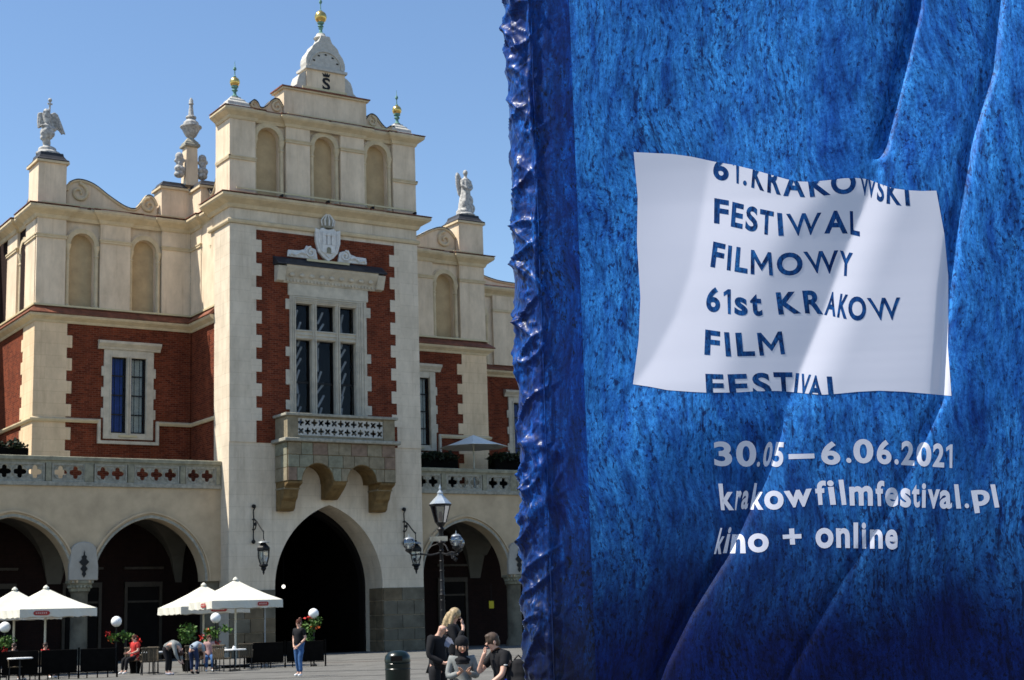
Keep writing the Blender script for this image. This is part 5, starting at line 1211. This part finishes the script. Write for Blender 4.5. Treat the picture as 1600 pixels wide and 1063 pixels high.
line((1320,670), 5.06, [("0",(64,82,224,82,227,275,70,275)),("6",(250,85,362,90,372,285,253,280)),(".",(392,240,425,242,427,285,393,283)),("2",(448,95,546,98,550,293,445,287)),("0",(566,105,684,108,684,303,566,298)),("2",(698,115,786,118,785,308,694,302)),("1",(800,125,852,125,849,312,806,308))], INKW, WL)
line((1100,670), 5.0625, [("k",(113,435,235,435,238,645,135,645)),("r",(258,490,302,492,275,645,243,645)),("a",(312,488,364,493,342,638,288,638)),("k",(400,430,470,438,470,642,362,640)),("o",(476,490,630,490,630,642,476,642)),("w",(630,495,852,473,852,612,650,628)),("f",(872,415,962,410,967,600,892,605)),("i",(970,410,1022,408,1047,601,997,603)),("l",(1063,405,1102,403,1127,602,1090,605))], INKW, WL)
line((1320,670), 5.06, [("m",(33,458,220,450,222,610,40,608)),("f",(238,410,312,412,310,612,250,612)),("e",(318,465,422,465,422,618,320,618)),("s",(440,468,520,472,524,625,437,622)),("t",(528,440,592,442,592,625,535,622)),("i",(610,432,642,432,640,625,608,625)),("v",(656,480,752,480,742,633,660,631)),("a",(750,485,842,488,848,634,750,634)),("l",(863,440,897,440,920,632,882,632)),(".",(945,592,980,590,985,628,950,630)),("p",(996,490,1142,478,1152,655,1028,670)),("l",(1150,442,1187,440,1222,622,1185,625))], INKW, WL)
line((1100,670), 5.0625, [("k",(130,785,180,790,137,992,78,992)),("i",(198,778,220,778,182,985,148,985)),("n",(224,833,322,835,330,986,203,986)),("o",(346,828,512,828,512,980,348,980)),("+",(618,795,767,785,774,916,628,918)),("o",(880,785,1024,785,1024,947,884,947)),("n",(1043,785,1152,788,1154,945,1047,942))], INKW, WL)
line((1320,670), 5.06, [("l",(68,742,105,742,105,946,70,946)),("i",(133,742,167,742,170,948,137,948)),("n",(198,795,299,797,300,949,200,949)),("e",(320,797,419,797,417,956,320,956))], INKW, WL)

# the fabric wrapped body: rounded left edge full of creases
UL = onb(789, 60, -.07)[0]
UL2 = onb(820, 1050, -.07)[0]
RC = .085
bm_ = M(); nz = 640; z0, z1 = .12, 3.5
prof = [(0, -.50 + .02*k) for k in range(0, 20)]; prof = [(0.0, -.50 + (.50-RC)*k/14) for k in range(14)]
prof += [(RC - RC*math.cos(PI/2*k/40), -RC + RC*math.sin(PI/2*k/40)) for k in range(41)]
uR = U1 + .02 - UL
prof += [(RC + .004*k, 0) for k in range(1, 34)] + [(RC+.14 + (uR-RC-.14-RC)*k/6, 0) for k in range(0, 7)] + [(uR - RC + RC*math.sin(PI/2*k/8), -RC + RC*math.cos(PI/2*k/8)) for k in range(1, 9)] + [(uR, -.5)]
arc = [0]
for a, b_ in zip(prof, prof[1:]): arc.append(arc[-1] + math.hypot(b_[0]-a[0], b_[1]-a[1]))
def ridged(v): return 1 - abs(v)*2
for j in range(nz+1):
    z_ = z0 + (z1-z0)*j/nz
    for i, (u, w_) in enumerate(prof):
        a = arc[i]; pu = prof[max(i-1, 0)]; pn = prof[min(i+1, len(prof)-1)]; tx, ty = pn[0]-pu[0], pn[1]-pu[1]; q = math.hypot(tx, ty) or 1; nx__, ny__ = -ty/q, tx/q
        d_ = (a - (.50-RC) - .055)/.075; env = math.exp(-d_*d_) * (1 if a < 1 else 0)
        # creases pull diagonally across the rounded edge
        n1 = noise.noise(Vector((a*7 + z_*6.0, z_*4.2, 3.1))); n2 = noise.noise(Vector((a*11 - z_*9.0, z_*8.0, 8.7))); n3 = noise.noise(Vector((a*18 + z_*12, z_*17, 1.7))); lob = noise.noise(Vector((1.3, z_*2.1, 5)))
        amp = .5 + .9*max(0, noise.noise(Vector((4, z_*1.3, 2))) + .35)
        ridge_at = .535 + .028*noise.noise(Vector((2.2, z_*2.6, 9))) + .012*noise.noise(Vector((7.2, z_*9, 3))); dsp = .007*math.exp(-((a-ridge_at)/.007)**2)*(.4+.9*abs(noise.noise(Vector((1, z_*3, 4))))*2) + env*amp*(.024*(max(0,ridged(n1))**4 - .3) + .020*(max(0,ridged(n2))**5 - .2) + .008*(max(0,ridged(n3))**4 - .2) + .0045*(max(0,ridged(noise.noise(Vector((a*30 - z_*16, z_*30, 6.1)))))**3 - .2)) + .010*lob*math.exp(-((a-.45)/.12)**2)
        bm_.v.append(toloc(UL + u + nx__*dsp, w_ + ny__*dsp, z_))
n_ = len(prof)
for j in range(nz):
    for i in range(n_-1): a = j*n_+i; bm_.f.append((a, a+1, a+n_+1, a+n_))
bm_.f.append(tuple(range(n_-1, -1, -1))); bm_.f.append(tuple(nz*n_+k for k in range(n_)))
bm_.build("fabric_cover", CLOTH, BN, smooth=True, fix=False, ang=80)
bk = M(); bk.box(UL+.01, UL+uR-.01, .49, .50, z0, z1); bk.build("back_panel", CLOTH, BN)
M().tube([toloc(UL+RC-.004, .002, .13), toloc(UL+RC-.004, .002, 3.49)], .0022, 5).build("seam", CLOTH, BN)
M().box(UL+.05, UL+uR-.05, .02, .46, 0, .125).build("base_plate", IRON, BN, bevel=.01)
# ================================================================== people
def skin(name, J, bones, m_, parent, root=None, extra=(), sub=1):
    """one continuous skin over a chain of joints"""
    names = list(dict.fromkeys([n for b in bones for n in b])); idx = {n: i for i, n in enumerate(names)}
    vs = [J[n][0] for n in names]; rs = [J[n][1] for n in names]; es = [(idx[a], idx[b]) for a, b in bones]; roots = [idx[root or names[0]]]
    for chain in extra:                       # separate short chains, rooted inside the body (fingers)
        o = len(vs); roots.append(o)
        for k, (p, r_) in enumerate(chain):
            vs.append(p); rs.append(r_)
            if k: es.append((o+k-1, o+k))
    me = bpy.data.meshes.new(name); me.from_pydata(vs, es, []); me.materials.append(m_)
    o = bpy.data.objects.new(name, me); COL.objects.link(o); o.parent = parent
    sm_ = o.modifiers.new('skin', 'SKIN'); sm_.use_smooth_shade = True
    if not me.skin_vertices: raise RuntimeError("no skin layer")
    for i, d_ in enumerate(me.skin_vertices[0].data):
        d_.radius = (rs[i], rs[i]); d_.use_root = i in roots
    if sub: s_ = o.modifiers.new('sub', 'SUBSURF'); s_.levels = sub; s_.render_levels = sub
    return o
SKINM = mat("light_skin", (.56, .33, .24), .55, .05, 6, .4); SKINT = mat("tan_skin", (.42, .24, .16), .55, .05, 6, .4)
BLACKC = mat("black_cloth", (.010, .010, .012), .85, .2, 6, .2); GREYC = mat("grey_cloth", (.22, .23, .22), .85, .15, 9, .2); JEAN = mat("blue_denim", (.05, .12, .27), .85, .25, 12, .2)
def person(label, loc, rz, P=None, shirt=BLACKC, trousers=BLACKC, skinm=SKINM, hair=None, hairm=None, shoe=WHITE, sleeve='short', face=True, sc_=1.0, root_drop=0, fingers=True, sub=1, trouser_r=1.0, category="person"):
    t = thing("person", label, category, loc, rz); t.scale = (sc_, sc_, sc_)
    J = dict(pelvis=((0,0,.93), .115), spine=((0,.01,1.10), .11), chest=((0,.0,1.29), .135), neckb=((0,-.01,1.43), .06), neckt=((0,.0,1.50), .052), head=((0,.02,1.575), .078), crown=((0,.01,1.655), .075),
             shL=((-.165,0,1.395), .058), elL=((-.22,-.02,1.12), .042), wrL=((-.23,.05,.89), .027), haL=((-.23,.08,.82), .033), shR=((.165,0,1.395), .058), elR=((.22,-.02,1.12), .042), wrR=((.23,.05,.89), .027), haR=((.23,.08,.82), .033),
             hiL=((-.09,0,.89), .092), knL=((-.10,.03,.50), .058), anL=((-.10,-.01,.09), .04), toL=((-.11,.13,.035), .033), hiR=((.09,0,.89), .092), knR=((.10,.03,.50), .058), anR=((.10,-.01,.09), .04), toR=((.11,.13,.035), .033))
    for k, v in (P or {}).items(): J[k] = (v, J[k][1])
    V = {k: Vector(v[0]) for k, v in J.items()}
    bones = [("pelvis","spine"),("spine","chest"),("chest","neckb"),("neckb","neckt"),("neckt","head"),("head","crown"),("chest","shL"),("shL","elL"),("elL","wrL"),("wrL","haL"),("chest","shR"),("shR","elR"),("elR","wrR"),("wrR","haR"),("pelvis","hiL"),("hiL","knL"),("knL","anL"),("anL","toL"),("pelvis","hiR"),("hiR","knR"),("knR","anR"),("anR","toR")]
    ex = []
    if fingers:
        for s in 'LR':
            h = V['ha'+s]; d_ = (h - V['wr'+s]).normalized(); side = d_.cross(Vector((0,1,.3))).normalized(); nrm = side.cross(d_).normalized()
            for k, ln in enumerate((.062, .072, .068, .054)):
                b0 = h + side*(.021*(k-1.5)) - d_*.0; ex.append([(tuple(b0), .0105), (tuple(b0 + d_*ln*.55 + nrm*.004), .0095), (tuple(b0 + d_*ln*.95 + nrm*.020), .008)])
            b0 = h - d_*.03 + side*.02*(1 if s == 'L' else -1); ex.append([(tuple(b0), .012), (tuple(b0 + side*.032*(1 if s == 'L' else -1) + d_*.03), .0105), (tuple(b0 + side*.036*(1 if s == 'L' else -1) + d_*.062 + nrm*.01), .009)])
    body = skin("body", J, bones, skinm, t, "pelvis", ex, sub)
    def cl(names, grow, over={}):
        return {n: (J[n][0], over.get(n, J[n][1] + grow)) for n in names}
    sb = [("pelvis","spine"),("spine","chest"),("chest","neckb"),("chest","shL"),("chest","shR"),("shL","eL2"),("shR","eR2")]
    K = cl(["pelvis","spine","chest","neckb","shL","shR"], .022, {"neckb": .066})
    upv = (V["spine"]-V["pelvis"]).normalized()
    for q in 'LR': K["hm"+q] = (tuple(V["pelvis"].lerp(V["hi"+q], .72) - upv*.045), .142)
    K["spine"] = (J["spine"][0], .143); sb[0] = ("spine", "hmL"); sb.insert(1, ("spine", "hmR"))
    for s in 'LR':
        if sleeve == 'short': K['e'+s+'2'] = (tuple(V['sh'+s].lerp(V['el'+s], .72)), .062)
        elif sleeve == 'none': K['e'+s+'2'] = (tuple(V['sh'+s].lerp(V['el'+s], .2)), .06)
        else: K['e'+s+'2'] = (tuple(V['el'+s]), .060)
    if sleeve == 'long':
        for s in 'LR': K['w'+s+'2'] = (tuple(V['el'+s].lerp(V['wr'+s], .92)), .042); sb.append(('e'+s+'2', 'w'+s+'2'))
    skin("shirt", K, sb, shirt, t, "spine", (), sub)
    K = cl(["pelvis","hiL","hiR","knL","knR","anL","anR"], .014*trouser_r)
    K["pelvis"] = (J["pelvis"][0], .13); upv = (V["spine"]-V["pelvis"]).normalized()
    for q in 'LR': K["wa"+q] = (tuple(V["pelvis"].lerp(V["hi"+q], .5) + upv*.075), .112)
    for s in 'LR': K['kn'+s] = (J['kn'+s][0], .078*trouser_r); K['an'+s] = (tuple(V['an'+s] + Vector((0,0,.03))), .060*trouser_r)
    legs = []
    for q in 'LR':
        K["wa"+q] = (tuple(V["pelvis"].lerp(V["hi"+q], .62) + upv*.078), .102); K["hi"+q] = (J["hi"+q][0], .114*trouser_r)
        K["th"+q] = (tuple(V["hi"+q].lerp(V["kn"+q], .45)), .098*trouser_r)
        legs.append([K["wa"+q], K["hi"+q], K["th"+q], K["kn"+q], K["an"+q]])
    TK = {n: v for n, v in zip("abcde", legs[0])}
    skin("trousers", TK, [("a","b"),("b","c"),("c","d"),("d","e")], trousers, t, "b", (legs[1],), sub)
    for s in 'LR':
        a, b_ = V['an'+s] - Vector((0,0,.03)), V['to'+s]; d_ = (b_-a).normalized()
        skin("shoe", {"a": (tuple(a - d_*.04), .046), "b": (tuple(a.lerp(b_, .5)), .045), "c": (tuple(b_ + d_*.02), .038)}, [("a","b"),("b","c")], shoe, t)
    hd = V['head'].lerp(V['crown'], .45); up = (V['crown']-V['head']).normalized(); 
    fdir = Vector((P or {}).get('_face', (0,1,0))) if False else FACE.get(label, Vector((0,1,0)))
    fdir = (fdir - up*fdir.dot(up)).normalized(); sd_ = fdir.cross(up).normalized()
    if face:
        M().lathe([(.018, 0), (.012, .03), (.004, .045)], (0,0,0), 6).build("nose", skinm, t, smooth=True).matrix_local = Matrix.Translation(hd + fdir*.094 - up*.035) @ (fdir*.9 + up*.9).normalized().to_track_quat('-Y', 'Z').to_matrix().to_4x4()
        for s in (-1, 1):
            M().ball((0,0,0), .009, 8, 6).build("eye", HB_, t, smooth=True, loc=tuple(hd + fdir*.080 + sd_*s*.032 - up*.005))
            M().ball((0,0,0), .022, 8, 6, .5, 1, 1.4).build("ear", skinm, t, smooth=True, loc=tuple(hd + sd_*s*.086 - up*.02))
        M().ball((0,0,0), .02, 8, 6, 1.1, .5, .3).build("mouth", mat("lips", (.35,.12,.10), .5), t, smooth=True, loc=tuple(hd + fdir*.084 - up*.075))
    if hair: hair(t, hd, up, fdir, sd_, hairm)
    return t
FACE = {}
HB_ = mat("eye_brown", (.05,.03,.02), .3, .1, 5)
def hair_short(t, hd, up, f, s, m_):
    blob("hair", [(tuple(hd + up*.022 - f*.016), .098, (1,1,1)), (tuple(hd - f*.05 - up*.03), .07, (1.1,1,1)), (tuple(hd + up*.07 + f*.03), .055, (1.2,1,.7))], m_, t, .015)
def hair_bun(t, hd, up, f, s, m_):
    hair_short(t, hd, up, f, s, m_); M().ball(tuple(hd + up*.125 - f*.05), .055, 10, 8).build("hair_bun", m_, t, smooth=True)
def hair_long(t, hd, up, f, s, m_):
    blob("hair", [(tuple(hd + up*.022 - f*.016), .104, (1,1,1)), ([tuple(hd - f*.06), tuple(hd - f*.10 - up*.12), tuple(hd - f*.12 - up*.26), tuple(hd - f*.13 - up*.36)], [.09, .085, .07, .03]), ([tuple(hd - f*.03 + s*.07), tuple(hd - f*.02 + s*.09 - up*.12), tuple(hd - f*.03 + s*.09 - up*.25)], [.04, .035, .02]), ([tuple(hd - f*.03 - s*.07), tuple(hd - f*.02 - s*.09 - up*.12), tuple(hd - f*.03 - s*.09 - up*.25)], [.04, .035, .02])], m_, t, .016)
def hair_scarf(t, hd, up, f, s, m_):
    blob("headscarf", [(tuple(hd + up*.03 - f*.055), .112, (1,1,1.05)), ([tuple(hd - f*.055 - up*.05), tuple(hd - f*.05 - up*.16), tuple(hd - f*.03 - up*.27)], [.10, .105, .18]), (tuple(hd - up*.22 + f*.0), .13, (1.2,.9,.5))], m_, t, .016)
def heading(right, toward):
    """rotation so that the person's +y looks right/toward the camera"""
    v = RGT*right - FWD*toward; return math.atan2(v.y, v.x) - PI/2
HB = mat("dark_brown_hair", (.035, .014, .008), .6, .2, 20); HR = mat("auburn_hair", (.09, .025, .012), .6, .2, 20); HBL = mat("blonde_hair", (.42, .31, .17), .5, .35, 30); HBS = mat("brown_hair", (.07, .045, .03), .6, .2, 20)

L1 = "walking woman in black top and blue jeans with hands clasped, left of the door"
w1 = person(L1, rel(467, 47), heading(-.55, .85), dict(elL=(-.24,-.03,1.14), wrL=(-.10,.13,.93), haL=(-.04,.16,.88), elR=(.24,-.03,1.14), wrR=(.09,.14,.91), haR=(.03,.17,.86), knL=(-.12,.10,.50), anL=(-.16,.10,.09), toL=(-.19,.24,.04), knR=(.10,-.02,.50), anR=(.14,-.14,.09), toR=(.17,.0,.04)), trousers=JEAN, hair=hair_bun, hairm=HR, sc_=.97)
M().lathe([(.075, 0), (.055, .07)], (0,.035,1.36), 12, 0, 1, .8).build("neckline", mat("white_cotton", (.75,.75,.73), .8), w1, smooth=True)
bend = dict(pelvis=(0,-.12,.90), spine=(0,.05,1.04), chest=(0,.25,1.00), neckb=(0,.37,.90), neckt=(0,.41,.84), head=(0,.44,.77), crown=(0,.49,.70), shL=(-.16,.30,.96), shR=(.16,.30,.96), elL=(-.18,.36,.68), elR=(.18,.38,.68), wrL=(-.14,.42,.46), wrR=(.12,.46,.46), haL=(-.13,.45,.40), haR=(.10,.49,.40), hiL=(-.09,-.10,.87), hiR=(.09,-.10,.87), knL=(-.11,.0,.48), knR=(.11,.03,.48))
person("man in a grey shirt bending low to the right beside the rattan chairs", rel(264, 53.2), heading(.9, .3), bend, shirt=GREYC, hair=hair_short, hairm=HB, sleeve='long', shoe=mat("pale_shoes", (.35,.36,.42), .6), sc_=1.0)
person("person in jeans and dark top bending forward left of the parasol pole", rel(304, 53.6), heading(.35, -.9), bend, shirt=mat("pale_blue_shirt", (.30,.36,.42), .8), trousers=mat("navy_trousers", (.02,.035,.09), .85), hair=hair_short, hairm=HB, shoe=BLACKC, sc_=.93)
sit = dict(pelvis=(0,0,.56), spine=(0,-.02,.75), chest=(0,0,.95), neckb=(0,.01,1.09), neckt=(0,.03,1.155), head=(0,.05,1.225), crown=(0,.05,1.305), shL=(-.165,.0,1.055), shR=(.165,.0,1.055), elL=(-.22,.04,.80), elR=(.22,.04,.80), wrL=(-.16,.26,.72), wrR=(.16,.26,.72), haL=(-.13,.33,.72), haR=(.13,.33,.72), hiL=(-.09,.03,.54), hiR=(.09,.03,.54), knL=(-.11,.44,.52), knR=(.11,.44,.52), anL=(-.11,.46,.09), anR=(.11,.46,.09), toL=(-.12,.60,.035), toR=(.12,.60,.035))
person("seated woman in a pale pinkish top at the café table under the front parasol", rel(327, 56.2), heading(.2, .9), sit, shirt=mat("pink_striped_top", (.50,.30,.27), .8, .3, 20, stretch=(.1,.1,4)), trousers=JEAN, hair=hair_short, hairm=HR, sc_=.92)
person("seated guest in a red shirt beside the lone globe lamp", rel(212, 56.6), heading(-.6, .7), sit, shirt=mat("red_shirt", (.50,.03,.025), .8), hair=hair_short, hairm=HR, skinm=SKINM, sleeve='short', sc_=.98)
person("seated guest in a bright red top by the far left parasol pole", rel(71, 55.4), heading(.7, .5), sit, shirt=mat("red_shirt", (.50,.03,.025), .8), hair=hair_short, hairm=HB, sc_=.86)
person("seated guest in dark clothes at the far left edge beneath the globe lamp", rel(22, 54.2), heading(.8, .5), sit, shirt=BLACKC, hair=hair_short, hairm=HB, sc_=.88)

L7 = "bald man in black with a grey shoulder patch, head bowed, beside the blonde woman"
FACE[L7] = Vector((0,1,-.45))
b7 = person(L7, rel(682, 22.6), heading(.75, .45), dict(neckb=(0,.03,1.42), neckt=(0,.07,1.475), head=(0,.115,1.53), crown=(0,.135,1.60), elL=(-.24,.0,1.12), wrL=(-.16,.22,1.02), haL=(-.12,.29,1.03), elR=(.24,.0,1.12), wrR=(.14,.24,1.0), haR=(.10,.31,1.02)), shirt=BLACKC, sleeve='long', sc_=.895)
M().prism([(-.10,-.06), (-.02,-.10), (.05,-.03), (.10,-.05), (.08,.05), (.02,.09), (-.04,.04), (-.11,.05)], 'y', -.012, .0).build("shoulder_patch", mat("grey_print", (.28,.28,.33), .8, .2, 20), b7).matrix_local = Matrix.Translation((-.125, .125, 1.33)) @ Matrix.Rotation(R(155), 4, 'Z') @ Matrix.Rotation(R(-25), 4, 'X')
L8 = "blonde woman in black standing behind the bald man, hand raised to her chin"
FACE[L8] = Vector((0,1,-.3))
person(L8, rel(707, 25.2), heading(.95, .15), dict(head=(0,.04,1.57), crown=(0,.06,1.645), elR=(.22,.10,1.14), wrR=(.10,.20,1.38), haR=(.05,.17,1.47)), shirt=BLACKC, sleeve='long', hair=hair_long, hairm=HBL, sc_=.985)
L9 = "seated woman in a black headscarf and grey sleeves looking down at her hands"
FACE[L9] = Vector((0,1,-.35))
s9 = dict(sit); s9.update(head=(0,.07,1.22), crown=(0,.09,1.295), wrL=(-.07,.27,.86), haL=(-.05,.33,.90), wrR=(.07,.27,.86), haR=(.05,.33,.90))
person(L9, rel(720, 21.6), heading(.15, .95), s9, shirt=GREYC, skinm=SKINT, sleeve='long', hair=hair_scarf, hairm=BLACKC, sc_=.915)
L10 = "seated man in a black T-shirt with his hand to his mouth, beside the banner edge"
FACE[L10] = Vector((0,1,-.25))
s10 = dict(sit); s10.update(spine=(0,.03,.75), chest=(0,.10,.95), neckb=(0,.15,1.08), neckt=(0,.19,1.13), head=(0,.22,1.19), crown=(0,.235,1.27), shL=(-.17,.11,1.04), shR=(.17,.11,1.04), elR=(.20,.34,.80), wrR=(.06,.34,1.0), haR=(.02,.32,1.08), elL=(-.25,.20,.78), wrL=(-.18,.42,.62), haL=(-.15,.49,.58))
p10 = person(L10, rel(790, 21.2), heading(-.85, .45), s10, shirt=BLACKC, trousers=JEAN, hair=hair_short, hairm=HBS, sc_=.985)
M().lathe([(.026,0),(.026,.012)], (0,0,0), 10).build("arm_patch", mat("white_cotton", (.75,.75,.73), .8), p10, loc=(-.27,.16,.90))
bpk = thing("backpack", "black backpack with a blue tag resting behind the seated man at the banner edge", "backpack", (*rel(808, 21.0)[:2], .45), VIEW)
blob("pack_body", [((0,0,.24), .20, (.9,.7,1.25)), ((0,-.1,.16), .14, (1,.6,.9)), ((0,0,.42), .12, (1,.8,.8))], BLACKC, bpk, .02)
M().tube([(-.06,0,.5), (0,0,.56), (.06,0,.5)], .012, 6).build("handle", BLACKC, bpk, smooth=True)
M().box(-.19, -.16, -.14, -.11, .10, .26).build("tag", mat("blue_tag", (.01,.04,.45), .5), bpk)
for px, dd, wd, lab in ((722, 21.75, .5, "low stone bench block under the woman in the headscarf"), (797, 21.3, .7, "low stone bench block under the seated man and the backpack")):
    t = thing("bench", lab, "bench", rel(px, dd), VIEW, "stone bench blocks")
    M().box(-wd/2, wd/2, -.22, .22, .38, .46).build("seat_slab", GSTONE2, t, bevel=.015); M().box(-wd/2+.06, wd/2-.06, -.17, .17, 0, .38).build("support", GSTONE2, t, bevel=.01)
